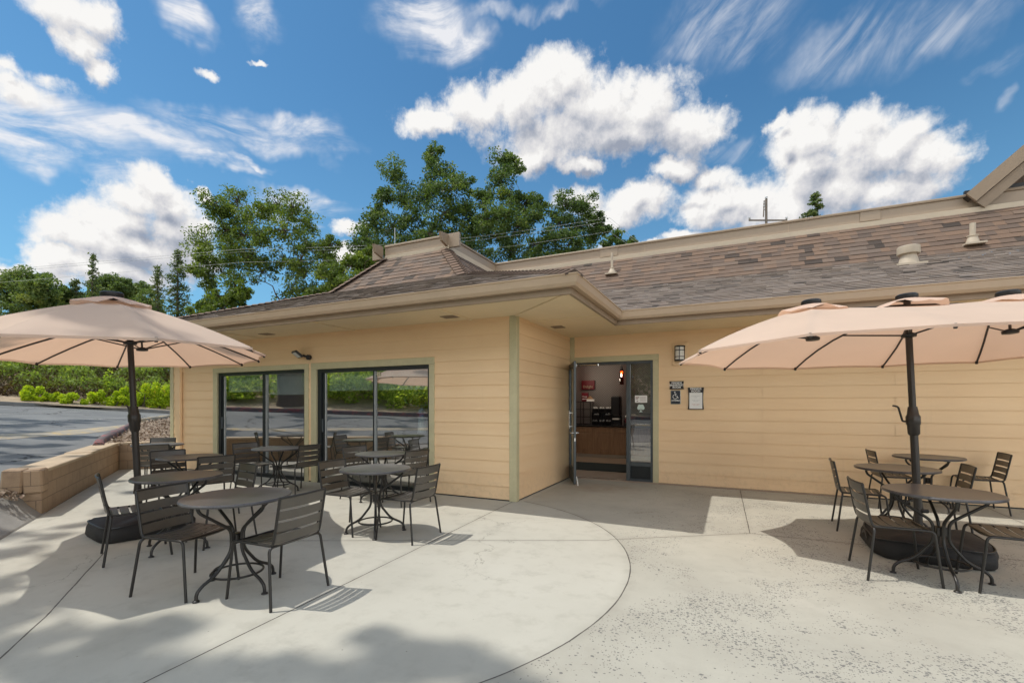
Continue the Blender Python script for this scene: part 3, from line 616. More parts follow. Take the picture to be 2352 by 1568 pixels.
facet(m2, (-12.4, 14.5, 3.0), (-12.4, GY, 3.0), (-8.6, 12.5, ZB), (-8.6, 8.1, ZB), seed=7, lip=.6)
facet(m1, (-8.6, 12.5, ZB), (-8.6, 8.1, ZB), (-7.72, 12.5, ZT), (-7.72, 9.05, ZT), seed=8)
m1.build('mansard_shingles', M['shingle'], roof, attr=True); m2.build('lower_shingles', M['shingle_sheen_grey'], roof, attr=True)
# under-deck so no light leaks through the roof
mb = MB(); mb.add([(-12.35, GY + .05, 2.97), (GX - .03, GY + .05, 2.97), (GX - .03, GI + .03, 2.97), (XR, GI + .03, 2.97), (XR, 14.5, 2.97), (-12.35, 14.5, 2.97)], [(0,1,2,3,4,5)])
mb.add([(-7.75, 9.1, 5.03), (-5.97, 9.1, 5.03), (-5.97, 11.55, 5.03), (XR, 11.55, 5.03), (XR, 14.5, 5.03), (-7.75, 14.5, 5.03)], [(0,1,2,3,4,5)]); mb.build('roof_deck', M['parapet'], roof)
# hip ridge caps
def hipcap(a, b, name='hip_cap', w=.16):
    a, b = Vector(a), Vector(b); mb = MB(); d = (b - a); n = int(d.length/.14); d /= n; rn = random.Random(int(a.x*10)); tx = d.normalized(); sd = tx.cross(ZV).normalized(); up = sd.cross(tx).normalized()
    for i in range(n):
        p = a + d*i - d*.15; q = a + d*(i + 1); h0, h1 = .035, .018
        vs = [p + sd*w - up*.05 + up*h0, p + up*h0*1.3, p - sd*w - up*.05 + up*h0, q - sd*w - up*.05 + up*h1, q + up*h1*1.3, q + sd*w - up*.05 + up*h1]
        mb.add(vs, [(0,1,4,5), (1,2,3,4)], .55 + .3*rn.random())
        mb.add([vs[0], vs[1], vs[2], vs[2] - up*.03, vs[1] - up*.03, vs[0] - up*.03], [(0,5,4,1), (1,4,3,2)], 0.05)
    return mb.build(name, M['shingle'], roof, attr=True)
hipcap((-4.9, 8.1, ZB + .01), (-5.95, 9.05, ZT + .01)); hipcap((-8.6, 8.1, ZB + .01), (-7.72, 9.05, ZT + .01)); hipcap((-12.4, GY, 3.01), (-8.6, 8.1, ZB + .01)); hipcap((GX - .05, GY + .05, 3.02), (-4.75, 8.1, ZB + .01), w=.12)
# flashing strips and parapets
sweep([(-7.74, 9.07), (-5.93, 9.07), (-5.93, 11.50), (XR, 11.50)], [(-.02, 5.03), (.03, 5.02), (.045, 5.125), (-.02, 5.14)], 'flashing', M['flash'], roof)
par = [(-7.80, 9.11), (-5.97, 9.11), (-5.97, 11.55), (XR, 11.55)]
sweep(par, [(-.05, 5.13), (.008, 5.13), (.016, 5.145), (.003, 5.16), (.0, 5.36), (-.05, 5.36)], 'parapet_board', M['parapet'], roof)
sweep(par, [(-.09, 5.361), (.028, 5.361), (.030, 5.39), (.02, 5.41), (-.09, 5.42)], 'parapet_cap', M['fascia'], roof)
for x in (-1.9, 1.1, 4.1): MB().box(x - .004, x + .004, 11.545, 11.5515, 5.15, 5.36).build('parapet_seam', M['gutter'], roof)
for x0, x1 in ((-3.0, -2.55), (2.35, 2.7)): MB().bbox(x0, x1, 11.535, 11.552, 5.16, 5.365, .01).build('parapet_patch', M['parapet'], roof)
# crossed end boards at the two front corners of the wing parapet
for (x, s) in ((-7.86, -1), (-5.93, 1)):
    mb = MB(); mb.bbox(x, x + s*.32, 9.05, 9.115, 5.08, 5.40, .006) if s > 0 else mb.bbox(x - .30, x, 9.05, 9.115, 5.08, 5.38, .006); mb.build('parapet_end', M['parapet'], roof)
    mb = MB(); mb.prism([(x - .03, 9.05, 5.10), (x - .03, 8.80, 5.17), (x - .03, 8.74, 5.36), (x - .03, 9.05, 5.39)], (.06, 0, 0)); mb.build('outrigger', M['fascia'], roof)
# vents on the roof
def pipe_vent(x, y, z, h, r):
    mb = MB(); mb.box(x - .14, x + .14, y - .15, y + .10, z - .05, z - .02)
    mb.lathe([(.10, -.04), (.085, .03), (r*1.6, .10), (r*1.9, .11), (r*1.9, .125), (r, .135), (r, h), (r*.8, h)], (x, y, z), 14); return mb.build('vent_pipe', M['ventm'], roof, 40)
pipe_vent(-2.58, 11.04, 4.60, .48, .030); pipe_vent(3.78, 10.70, 4.27, .34, .042)
mb = MB(); mb.box(2.68 - .20, 2.68 + .20, 9.68, 9.98, 3.765, 3.80); mb.lathe([(.15, -.02), (.125, .08), (.105, .15), (.105, .17), (.15, .17), (.155, .19), (.155, .29), (.145, .30)], (2.67, 9.84, 3.80), 20); mb.build('roof_vent', M['ventm'], roof, 40)
mb = MB(); mb.lathe([(.20, 0), (.22, .10), (.26, .12), (.25, .2), (.16, .27), (.04, .29)], (-6.6, 13.4, 5.55), 18); mb.box(-6.8, -6.4, 13.2, 13.6, 5.02, 5.56); mb.build('vent_dome', M['fascia'], roof, 40)
mb = MB(); mb.tube([(-7.9, 9.6, 5.0), (-7.9, 9.6, 6.05)], .012, 6); mb.build('antenna_rod', M['cable'], roof)
# taller roof at the right end behind the parapet
mb = MB()
a = Vector((3.92, 11.34, 5.36)); b = Vector((6.6, 11.34, 7.86)); dn = Vector((.10, 0, -.11))
mb.prism([a, b, b + Vector((.14, 0, -.16)), a + Vector((.14, 0, -.16))], (0, .05, 0)); mb.build('rake_board', M['fascia'], roof)
mb = MB(); mb.prism([a + Vector((.02, .052, -.02)), b + Vector((.02, .052, -.02)), b + Vector((.09, .052, -.10)), a + Vector((.09, .052, -.10))], (0, 3.2, 0)); mb.build('upper_roof', M['shingle'], roof)
mb = MB(); mb.prism([a + Vector((.16, .06, -.16)), b + Vector((.16, .06, -.16)), b + Vector((.28, .06, -.28)), a + Vector((.28, .06, -.28))], (0, .04, 0)); mb.build('barge_rafter', M['fascia'], roof)
mb = MB(); mb.prism([(4.25, 12.3, 5.0), (7.5, 12.3, 5.0), (7.5, 12.3, 8.3), (4.25, 12.3, 5.5)], (0, .1, 0)); mb.build('upper_wall', M['darkwall'], roof); MB().box(4.2, 7.5, 12.22, 12.29, 5.55, 5.72).build('upper_beam', M['dark'], roof)
# ================================================================ FURNITURE
def make_chair():
    root = thing('patio_chair', 'x', 'chair')
    m = M['chair']
    s = MB()
    for i in range(5):
        y = -.165 + i*.083
        pts = [(x, y, .452 - .016*(1 - (x/.205)**2) - (.006 if i == 4 else 0)) for x in np.linspace(-.205, .205, 9)]
        s.slat(pts, (0, 1, -.12 if i == 4 else 0), .068, .004)
    s.build('seat', m, root, 35)
    b = MB()
    by = lambda z: -.205 - .19*(z - .46)
    for z0, z1 in ((.462, .530), (.546, .614), (.630, .698), (.714, .792)):
        zc = (z0 + z1)/2; pts = [(x, by(zc) - .022*(1 - (x/.205)**2), zc) for x in np.linspace(-.208, .208, 9)]
        b.slat(pts, (0, by(z1) - by(z0), z1 - z0), z1 - z0, .004)
    b.build('backrest', m, root, 35)
    f = MB()
    for sx in (-1, 1):
        f.tube(fillet([(sx*.217, .13, .444), (sx*.213, -.195, .444), (sx*.212, by(.5), .5), (sx*.212, by(.797), .797)], .05), .0105, 8)
    f.tube([(x, by(.797) - .022*(1 - (x/.212)**2), .797) for x in np.linspace(-.212, .212, 9)], .0095, 8)
    f.tube([(-.213, .19, .440), (.213, .19, .440)], .008, 6); f.tube([(-.19, -.185, .436), (.19, -.185, .436)], .010, 8)
    f.build('frame', M['tube'], root, 50)
    for sx in (-1, 1):
        l = MB(); l.tube(fillet([(sx*.217, .13, .444), (sx*.219, .212, .444), (sx*.236, .262, 0)], .05), .0105, 8); l.build('leg', M['tube'], root, 50)
        l = MB(); l.tube(fillet([(sx*.15, -.185, .436), (sx*.235, -.188, .436), (sx*.268, -.245, 0)], .05), .0105, 8); l.build('leg', M['tube'], root, 50)
    return root
def make_table():
    root = thing('bistro_table', 'x', 'table')
    m = M['chair']
    t = MB(); R0 = .395
    t.lathe([(R0 - .014, .711), (R0, .715), (R0 + .003, .727), (R0 - .004, .738), (R0 - .02, .7355), (.02, .735)], n=56); t.build('tabletop', M['tabletop'], root, 40)
    for k in range(4):
        a = k*math.pi/2; c, s_ = math.cos(a), math.sin(a); P = lambda r, z: (c*r, s_*r, z)
        l = MB(); l.tube(fillet([P(.19, .708), P(.315, .706), P(.30, .655), P(.052, .475), P(.05, .31), P(.17, .155), P(.275, .105), P(.318, .065), P(.322, .012)], .055), .0125, 8)
        l.lathe([(.022, 0), (.026, .004), (.022, .012), (.012, .016)], P(.322, 0), 12); l.build('leg', M['tube'], root, 50)
    h = MB(); h.bbox(-.034, .034, -.034, .034, .36, .44, .006); h.build('hub_block', M['tube'], root)
    r = MB(); r.tube([(.185*math.cos(2*math.pi*i/36), .185*math.sin(2*math.pi*i/36), .130) for i in range(36)], .009, 8, closed=True); r.build('foot_ring', M['tube'], root, 60)
    return root
def tabletopmat():
    m, t = newmat('perforated_table_top'); co = obj_co(t); v = t.vm('MULTIPLY', co, (62, 62, 0)); fr = t.vm('FRACTION', v)
    d = t.vm('LENGTH', t.vm('SUBTRACT', fr, (.5, .5, 0)), None, 1); hole = t.m('LESS_THAN', d, .26); n1 = t.noise(co, 6, 5, .65)
    c = t.ramp(n1, [(.3, (.058, .056, .060)), (.75, (.098, .095, .098))]); c = t.mix(t.m('MULTIPLY', hole, .25), c, (.02, .019, .02))
    b = t.n('ShaderNodeBsdfPrincipled', inp={'Base Color': c, 'Specular IOR Level': .6}); t.link(t.m('ADD', .27, t.m('MULTIPLY', n1, .10)), b.inputs['Roughness'])
    o = t.n('ShaderNodeOutputMaterial'); t.link(b.outputs[0], o.inputs[0]); return m
M['tabletop'] = tabletopmat()

TABLES = [((-3.60, 2.44), 0, 'round dark metal table nearest the camera on the left, under the left umbrella'),
 ((-5.16, 2.86), 20, 'round dark table right beside the pole of the left umbrella'),
 ((-6.91, 3.99), 30, 'brownish round table just behind the table at the left umbrella pole'),
 ((-9.55, 4.95), 10, 'farthest round table on the left, by the low block wall and building corner'),
 ((-6.95, 5.42), 35, 'round table by the left sliding window, half in sun'),
 ((-3.71, 4.17), 40, 'sunlit pale grey round table standing alone left of the building corner'),
 ((-4.76, 5.50), 30, 'round table close to the right sliding window, behind the sunlit table'),
 ((1.60, 5.10), 0, 'large looking round table nearest the camera under the right umbrella'),
 ((1.73, 6.80), 15, 'middle of the three tables under the right umbrella'),
 ((2.50, 8.42), 25, 'round table against the tan siding behind the right umbrella pole')]
T0 = make_table()
for i, ((x, y), r, lab) in enumerate(TABLES):
    o = T0 if i == 0 else copy_tree(T0)
    o.location = (x, y, 0); o.rotation_euler = (0, 0, R_(r)); tag(o, lab, 'table', 'round bistro tables on the patio')
# chair: centre and the direction it faces, in degrees from +X
CHAIRS = [(-3.20, 2.50, 182, 'chair in the left foreground, back to the camera side, right of the nearest table'),
 (-3.96, 2.27, 10, 'chair in the left foreground on the left of the nearest table'),
 (-5.28, 2.54, 68, 'leftmost foreground chair, seen side on beside the black umbrella base'),
 (-7.20, 3.93, -14, 'shaded brown chair left of the brownish table behind the umbrella pole'),
 (-6.32, 3.91, 163, 'shaded chair at the right of the brownish table, before the left window'),
 (-4.99, 3.21, -102, 'chair with narrow light back seen obliquely behind the nearest left table'),
 (-10.10, 5.22, -48, 'dark chair against the mulch bed behind the farthest left table'),
 (-8.93, 4.62, 141, 'dark chair in front of the farthest left table by the umbrella pole'),
 (-7.40, 5.30, -8, 'dark chair in front of the left window glass, left of its table'),
 (-6.60, 5.56, 178, 'dark slatted chair before the pier between the two windows'),
 (-4.06, 4.12, 2, 'chair at the left of the sunlit table'),
 (-3.26, 4.20, 181, 'sunlit chair at the right of the sunlit table, casting a slatted shadow'),
 (-5.21, 5.60, -13, 'chair left of the table at the right window, in front of the glass'),
 (-4.42, 5.63, 165, 'chair right of the table at the right window'),
 (1.26, 5.06, 3, 'chair at the left of the nearest right hand table'),
 (2.02, 5.06, 178, 'chair cut by the right edge of the picture, at the nearest right hand table'),
 (1.37, 6.74, -4, 'leftmost chair of the right hand group, at the middle table'),
 (2.08, 6.76, 176, 'chair with pale back just right of the right umbrella pole'),
 (2.11, 8.42, 2, 'chair on the left of the table against the tan siding'),
 (3.10, 8.62, 176, 'chair farthest right against the tan siding, back turned to the wall corner')]
C0 = make_chair()
for i, (x, y, a, lab) in enumerate(CHAIRS):
    o = C0 if i == 0 else copy_tree(C0)
    o.location = (x, y, 0); o.rotation_euler = (0, 0, R_(a - 90)); tag(o, lab, 'chair', 'slatted metal patio chairs')

# ---------------------------------------------------------------- twin umbrellas
HUBS = (-.90, 0.0, .90)
RIM = [(-.52, -1.33), (.52, -1.33), (1.45, -1.15), (2.15, -.45), (2.15, .45), (1.45, 1.15), (.52, 1.33), (-.52, 1.33), (-1.45, 1.15), (-2.15, .45), (-2.15, -.45), (-1.45, -1.15)]
ZR, ZTOP = 2.02, 2.50
def spine(a): return max(-.90, min(.90, a*.90/1.45)) if abs(a) > .53 else a*.3/.52
def canopy_pt(a, b, t, sagk):
    """a,b on the rim, t 0..1 from spine to rim; sagk 0 on a rib, 1 between ribs"""
    s = spine(a); x = s + (a - s)*t; y = b*t
    ridge = ZTOP - .05*min(abs(abs(s) - .45) , .45)*0 - .035*math.sin(math.pi*min(abs(s), .9)/.9)
    z = ridge - (ridge - ZR)*(.62*t + .38*t*t) - sagk*.045*math.sin(math.pi*min(t*1.05, 1))*t
    return x, y, z
def make_umbrella(label, loc, rz, lean, base_rz, base_off, bs=(.43, .45)):
    root = thing('patio_umbrella', label, 'umbrella', loc, 0, 'long double blush umbrellas')
    top = bpy.data.objects.new('canopy', None)
    Q = Matrix.Rotation(rz, 4, 'Z'); Q = Matrix.Rotation(lean[0], 4, Vector((lean[1], lean[2], 0))) @ Q
    mb = MB(); S = 8; Rr = 12; ring = []
    for i in range(12):
        p, q = Vector(RIM[i]), Vector(RIM[(i + 1) % 12])
        for j in range(S):
            u = j/S; k = math.sin(math.pi*u); c = p.lerp(q, u)*(1 - .035*k); ring.append((c.x, c.y, k, p, q, u))
    vs = []; n = len(ring)
    for t in np.linspace(0.0, 1, Rr + 1):
        for (a, b, k, p, q, u) in ring:
            P0 = canopy_pt(p.x, p.y, t, 0); P1 = canopy_pt(q.x, q.y, t, 0); x = P0[0]*(1-u) + P1[0]*u; y = P0[1]*(1-u) + P1[1]*u; z = P0[2]*(1-u) + P1[2]*u
            x *= (1 - .035*k*t); y *= (1 - .035*k*t); z -= .030*k*math.sin(math.pi*t*.9)*t - .018*k*t**6
            vs.append(Q @ Vector((x, y, z)))
    f = [(i*n + j, i*n + (j+1) % n, (i+1)*n + (j+1) % n, (i+1)*n + j) for i in range(Rr) for j in range(n)]
    # hem: a narrow turned down edge
    for (a, b, k, p, q, u) in ring:
        v = vs[Rr*n + len(vs) - (Rr + 1)*n] if False else vs[Rr*n + (len(vs) - (Rr + 1)*n)]
        vs.append(v + Vector((0, 0, -.022)))
    f += [(Rr*n + j, Rr*n + (j+1) % n, (Rr+1)*n + (j+1) % n, (Rr+1)*n + j) for j in range(n)]
    mb.add(vs, f); can = mb.build('canopy', M['canopy'], root, 40)
    for hx in HUBS:
        v = MB(); vv = []; nn = 32; zt = ZTOP + .045 - (.0 if hx == 0 else .015)
        for t in np.linspace(0, 1, 6):
            for k in range(nn):
                an = 2*math.pi*k/nn; r = .05 + .27*t; vv.append(Q @ Vector((hx + r*math.cos(an), r*.95*math.sin(an), zt - .085*t**1.4 + .014*math.sin(5*an + hx*3)*t*t - .012*math.sin(9*an)*t**3)))
        v.add(vv, [(i*nn + k, i*nn + (k+1) % nn, (i+1)*nn + (k+1) % nn, (i+1)*nn + k) for i in range(5) for k in range(nn)]); v.build('vent_flap', M['canopy'], can, 50)
        c = MB(); c.lathe([(.04, -.02), (.085, 0), (.092, .01), (.092, .042), (.08, .052), (.01, .055)], Q @ Vector((hx, 0, zt - .005)), 20, Q.to_3x3()); c.build('finial_cap', M['dark'], root, 40)
    fr = {}
    ZH = 2.17
    for i, (a, b) in enumerate(RIM):
        hx = 0 if abs(a) < 1 else (.90 if a > 0 else -.90)
        r = MB(); pts = []
        for t in np.linspace(0.04, .985, 7):
            s0 = Vector((hx, 0, ZTOP - .03)); x, y, z = canopy_pt(a, b, t, 0); w = 1 - t
            pts.append(Q @ Vector((x*(1 - w**3) + hx*w**3, y, z - .022)))
        r.tube(pts, .0105, 6); r.lathe([(.012, -.02), (.016, 0), (.01, .02)], pts[-1], 8)
        rb = r.build('rib', M['pole'], root, 50)
        st = MB(); x, y, z = canopy_pt(a, b, .42, 0); w = .58; tgt = Vector((x*(1 - w**3) + hx*w**3, y, z - .03)); st.tube([Q @ Vector((hx, 0, ZH)), Q @ tgt], .0085, 6); st.build('strut', M['pole'], rb, 50)
    for hx in HUBS:
        h = MB(); h.lathe([(.03, -.02), (.062, -.015), (.066, .01), (.05, .022), (.03, .03)], Q @ Vector((hx, 0, ZH)), 14, Q.to_3x3()); h.build('hub', M['dark'], root, 40)
    # arms carrying the outer hubs
    am = MB(); am.tube([Q @ Vector((-.90, 0, ZTOP - .04)), Q @ Vector((0, 0, ZTOP - .02)), Q @ Vector((.90, 0, ZTOP - .04))], .013, 6)
    for s in (-1, 1): am.tube([Q @ Vector((s*.90, 0, ZTOP)), Q @ Vector((s*.90, 0, ZH - .02))], .012, 6)
    am.build('ridge_arm', M['pole'], root, 50)
    px = lambda z: Q @ Vector((0, 0, z))
    p = MB(); p.tube([px(.10), px(1.30)], .034, 14); p.tube([px(1.28), px(ZTOP + .03)], .030, 14); p.build('pole', M['pole'], root, 50)
    c = MB(); c.lathe([(.036, -.12), (.05, -.10), (.052, -.02), (.06, .0), (.06, .07), (.05, .09), (.038, .17)], px(1.28), 16, Q.to_3x3())
    c.tube(fillet([px(1.30) + Vector((-.05, .0, 0)), px(1.30) + Vector((-.085, 0, 0)), px(1.45) + Vector((-.115, 0, 0)), px(1.46) + Vector((-.16, 0, 0))], .02), .009, 6); c.build('crank_housing', M['pole'], root, 40)
    # weighted base under its black cover
    b = MB(); A, B = bs; nn = 40; vs = []; Mz = Matrix.Rotation(base_rz, 3, 'Z')
    prof = [(1.0, 0.0), (1.05, .03), (1.05, .10), (1.0, .155), (.90, .185), (.6, .20), (.25, .205), (.06, .21)]
    for (k, z) in prof:
        for i in range(nn):
            an = 2*math.pi*i/nn; c_, s_ = math.cos(an), math.sin(an); e = .48
            x = math.copysign(abs(c_)**e, c_)*A*k; y = math.copysign(abs(s_)**e, s_)*B*k
            w = .018*math.sin(5*an + z*20) + .012*math.sin(9*an + 2) ; x *= 1 + w; y *= 1 + w; zz = z*(1 + .12*math.sin(3*an + 1)*min(1, k)) 
            vs.append(Mz @ Vector((x, y, max(zz, 0))) + Vector(base_off))
    b.add(vs, [(i*nn + k, i*nn + (k+1) % nn, (i+1)*nn + (k+1) % nn, (i+1)*nn + k) for i in range(len(prof) - 1) for k in range(nn)] + [tuple((len(prof)-1)*nn + k for k in range(nn))])
    wb_ = b.build('weighted_base', M['bag'], root, 60)
    sq = lambda an: (math.copysign(abs(math.cos(an))**.48, math.cos(an)), math.copysign(abs(math.sin(an))**.48, math.sin(an)))
    pp = MB(); pp.tube([Mz @ Vector((sq(2*math.pi*i/48)[0]*A*1.0, sq(2*math.pi*i/48)[1]*B*1.0, .165 + .012*math.sin(6*math.pi*i/48 + 1))) + Vector(base_off) for i in range(48)], .008, 6, closed=True); pp.build('piping', M['dark'], wb_, 60)
    for hx_ in (-1, 1):
        hh = MB(); hh.slat([Mz @ Vector((hx_*A*1.05, y_, .10 + .05*math.cos(y_*12))) + Vector(base_off) for y_ in np.linspace(-.13, .13, 7)], (0, 0, 1), .03, .006); hh.build('carry_handle', M['dark'], wb_)
    kk = MB(); q = px(.42); kk.lathe([(.012, -.03), (.02, -.02), (.02, .02), (.01, .03)], q + Vector((.05, -.02, 0)), 10, Matrix.Rotation(R_(90), 3, 'Y')); kk.build('clamp_knob', M['dark'], root)
    return root
make_umbrella('double blush umbrella at the left, half shaded by trees, over the left tables', (-6.18, 3.02, 0), R_(147), (R_(2.5), .985, -.17), R_(-8), (.0, .02, 0), (.36, .44))
make_umbrella('sunlit double blush umbrella at the right, before the tan wall', (1.69, 5.89, 0), R_(17), (R_(-2.9), .80, .60), R_(-3), (.04, .06, 0), (.45, .46))

# ================================================================ WALL FIXTURES AND SIGNS
def text(name, body, size, loc, m, parent, rz=0, ext=.0008, align='CENTER', sx=1.0, bold=.0):
    cu = bpy.data.curves.new(name, 'FONT'); cu.body = body; cu.size = size; cu.align_x = align; cu.align_y = 'CENTER'; cu.extrude = ext; cu.offset = bold; cu.resolution_u = 3; cu.space_line = .85
    o = bpy.data.objects.new(name, cu); COL.objects.link(o); o.data.materials.append(m)
    dg = bpy.context.evaluated_depsgraph_get(); me = bpy.data.meshes.new_from_object(o.evaluated_get(dg)); COL.objects.unlink(o); bpy.data.objects.remove(o)
    me.materials.clear(); me.materials.append(m)
    o2 = bpy.data.objects.new(name, me); COL.objects.link(o2); o2.parent = parent; o2.location = loc; o2.rotation_euler = (R_(90), 0, rz); o2.scale = (sx, 1, 1); return o2
def flarebox(mb, x0, x1, z0, z1, y, t=.008, fl=.010, n=8):
    """plate whose sides curve slightly inwards"""
    pts = []
    for i in range(n + 1): z = z0 + (z1 - z0)*i/n; pts.append((x1 - fl*math.sin(math.pi*i/n), y, z))
    for i in range(n, -1, -1): z = z0 + (z1 - z0)*i/n; pts.append((x0 + fl*math.sin(math.pi*i/n), y, z))
    mb.prism(pts, (0, -t, 0))
YS = YD - .018
s1 = thing('door_sign', 'small black sign reading FIRESIDE BREAKFAST ROOM', 'sign', (-.906, YS, 1.82))
mb = MB(); flarebox(mb, -.125, .125, -.072, .072, 0); mb.build('plate', M['signblack'], s1)
text('lettering', 'FIRESIDE\nBREAKFAST\nROOM', .047, (0, -.0095, .0), M['white'], s1, bold=.0012)
s2 = thing('accessible_sign', 'navy wheelchair symbol sign reading ACCESSIBLE', 'sign', (-.925, YS, 1.60))
mb = MB(); mb.bbox(-.086, .086, 0, .006, -.125, .125, .003, Matrix.Translation((0, -.006, 0))); mb.build('rim', M['steel'], s2)
mb = MB(); mb.bbox(-.078, .078, -.0085, -.006, -.117, .117, .002); mb.build('plate', M['signblue'], s2)
mb = MB(); yy = -.010
def arc(cx, cz, r, a0, a1, n=16): return [(cx + r*math.cos(R_(a0 + (a1 - a0)*i/n)), yy, cz + r*math.sin(R_(a0 + (a1 - a0)*i/n))) for i in range(n + 1)]
mb.tube(arc(-.008, .012, .038, 120, 350), .0055, 6); disc(mb, -.012, .094, .0115, yy - .003)
mb.tube([(-.011, yy, .078), (-.005, yy, .028), (.026, yy, .026), (.040, yy, -.012), (.056, yy, -.006)], .0058, 6); mb.tube([(-.008, yy, .060), (.022, yy, .058)], .005, 6); mb.build('wheelchair_symbol', M['white'], s2)
text('lettering', 'ACCESSIBLE', .030, (0, -.0095, -.058), M['white'], s2, bold=.0012, sx=.9)
s3 = thing('menu_board', 'black FIRESIDE ROOM frame with a white notice sheet', 'sign', (-.58, YS, 1.577))
mb = MB(); flarebox(mb, -.135, .135, -.197, .197, 0, .012, .014); mb.build('frame', M['signblack'], s3)
text('lettering', 'FIRESIDE\nROOM', .050, (0, -.0135, .152), M['white'], s3, bold=.0012)
mb = MB(); mb.box(-.108, .108, -.0145, -.0125, -.183, .105); mb.build('notice_sheet', M['white'], s3)
text('print', 'Breakfast Hours', .022, (0, -.0152, .045), M['cable'], s3); text('print', 'Daily', .022, (0, -.0152, .02), M['cable'], s3)
text('print', 'Monday - Friday\n6:30 - 9:30', .019, (0, -.0152, -.04), M['cable'], s3); text('print', 'Saturday - Sunday\n7:00 - 10:00', .019, (0, -.0152, -.11), M['redtxt'] if 'redtxt' in M else M['cable'], s3)
sc = thing('wall_sconce', 'black barred cylinder wall light on a tan backing plate', 'wall light', (-.845, YD - .014, 2.39))
mb = MB(); mb.bbox(-.135, .135, -.03, 0, -.205, .205, .004); mb.build('backing_plate', M['siding'], sc)
mb = MB(); mb.lathe([(.075, -.12), (.08, -.115), (.08, .115), (.075, .12)], (0, -.075, 0), 20); mb.build('diffuser', M['white'], sc, 40)
mb = MB()
for z in (-.135, .115): mb.lathe([(.088, 0), (.092, .004), (.092, .02), (.07, .026)], (0, -.075, z), 20)
for z in (-.06, .055): mb.lathe([(.082, -.006), (.087, -.006), (.087, .006), (.082, .006)], (0, -.075, z), 20)
for a in (200, 270, 340): x, y = .088*math.cos(R_(a)), -.075 + .088*math.sin(R_(a)); mb.box(x - .005, x + .005, y - .005, y + .005, -.125, .125)
mb.box(-.05, .05, -.06, -.03, -.13, .13); mb.build('cage', M['dark'], sc)
fl = thing('floodlight', 'black floodlight on a swivel arm above the sliding windows', 'floodlight', (-7.26, YW - .02, 2.365))
mb = MB(); mb.lathe([(.05, 0), (.05, .05), (.03, .065)], (0, 0, 0), 14, Matrix.Rotation(R_(90), 3, 'X')); mb.tube([(0, -.05, 0), (-.03, -.09, .02), (-.06, -.10, .03)], .022, 8); mb.build('swivel', M['dark'], fl, 40)
Mf = Matrix.Translation((-.17, -.14, .055)) @ Matrix.Rotation(R_(-25), 4, 'Z') @ Matrix.Rotation(R_(52), 4, 'X')
mb = MB(); mb.bbox(-.13, .13, -.022, .022, -.085, .085, .01, Mf); mb.build('housing', M['dark'], fl)
mb = MB(); mb.box(-.10, .10, -.0245, -.0215, -.062, .062, Mf); mb.build('lens', M['lens'] if 'lens' in M else M['white'], fl)

# neon sign hanging inside the right window and the lighthouse ornament below it
ns = thing('open_sign', 'unlit OPEN neon sign in a blue oval inside the right window', 'neon sign', (-4.86, YW + .16, 1.56))
mb = MB(); mb.tube([(.30*math.cos(2*math.pi*i/40), 0, .115*math.sin(2*math.pi*i/40)) for i in range(40)], .008, 6, closed=True); mb.build('oval_tube', M['neonblue'] if 'neonblue' in M else M['signblue'], ns)
text('lettering', 'OPEN', .17, (0, -.006, 0), M['red'], ns, ext=.006, sx=1.05, bold=.002)
mb = MB(); mb.tube([(-.15, .01, .1), (-.15, .01, .5)], .002, 4); mb.tube([(.15, .01, .1), (.15, .01, .5)], .002, 4); mb.build('chain', M['steel'], ns)
lh = thing('lighthouse_ornament', 'small cream lighthouse ornament with blue cap behind the right window', 'ornament', (-4.84, YW + .22, .98))
mb = MB(); mb.lathe([(.075, 0), (.055, .25), (.07, .26), (.07, .275)], n=14); mb.build('tower', M['shade'], lh, 40)
mb = MB(); mb.lathe([(.045, .275), (.045, .33), (.075, .335), (.05, .40), (.01, .43)], n=14); mb.build('lantern', M['ltblue'] if 'ltblue' in M else M['signblue'], lh, 40)
tb = thing('window_table', 'dark table inside the right window under the lighthouse ornament', 'table', (-4.9, YW + .6, 0))
mb = MB(); mb.bbox(-.45, .38, -.42, .4, .94, .98, .006); mb.build('tabletop', M['dark'], tb); mb = MB(); mb.bbox(-.05, .05, -.05, .05, .02, .94, .006); mb.bbox(-.3, .3, -.3, .3, .012, .03, .006); mb.build('pedestal', M['dark'], tb)

# ================================================================ BREAKFAST ROOM CONTENTS
ct = thing('breakfast_counter', 'oak cabinet counter with black stone top seen through the open door', 'counter', (-3.2, 12.53, 0))
mb = MB(); mb.box(-1.4, 2.6, .0, .56, .11, .855); mb.build('carcass', M['wood'], ct)
mb = MB(); mb.box(-1.4, 2.6, .06, .56, .016, .11); mb.build('toe_kick', M['ventm'], ct)
mb = MB(); mb.bbox(-1.42, 2.62, -.03, .585, .857, .895, .004); mb.build('counter_top', M['stone'], ct)
for i in range(7):
    x = -1.30 + i*.575
    mb = MB(); mb.bbox(x, x + .45, -.02, -.001, .70, .84, .004); mb.build('drawer_front', M['wood'], ct)
    mb = MB(); mb.bbox(x, x + .45, -.02, -.001, .13, .67, .004)
    for (a, b, c, d) in ((x + .06, x + .39, .19, .205), (x + .06, x + .39, .60, .615), (x + .06, x + .075, .19, .615), (x + .375, x + .39, .19, .615)): mb.box(a, b, -.026, -.0195, c, d)
    mb.bbox(x + .10, x + .35, -.030, -.0195, .23, .575, .006); mb.build('cabinet_door', M['wood'], ct)
em = tag(MB().box(-3.9, -1.9, 10.0, 11.3, .017, .03).build('entrance_mat', M['mat']), 'dark green entrance mat inside the open door', 'mat')
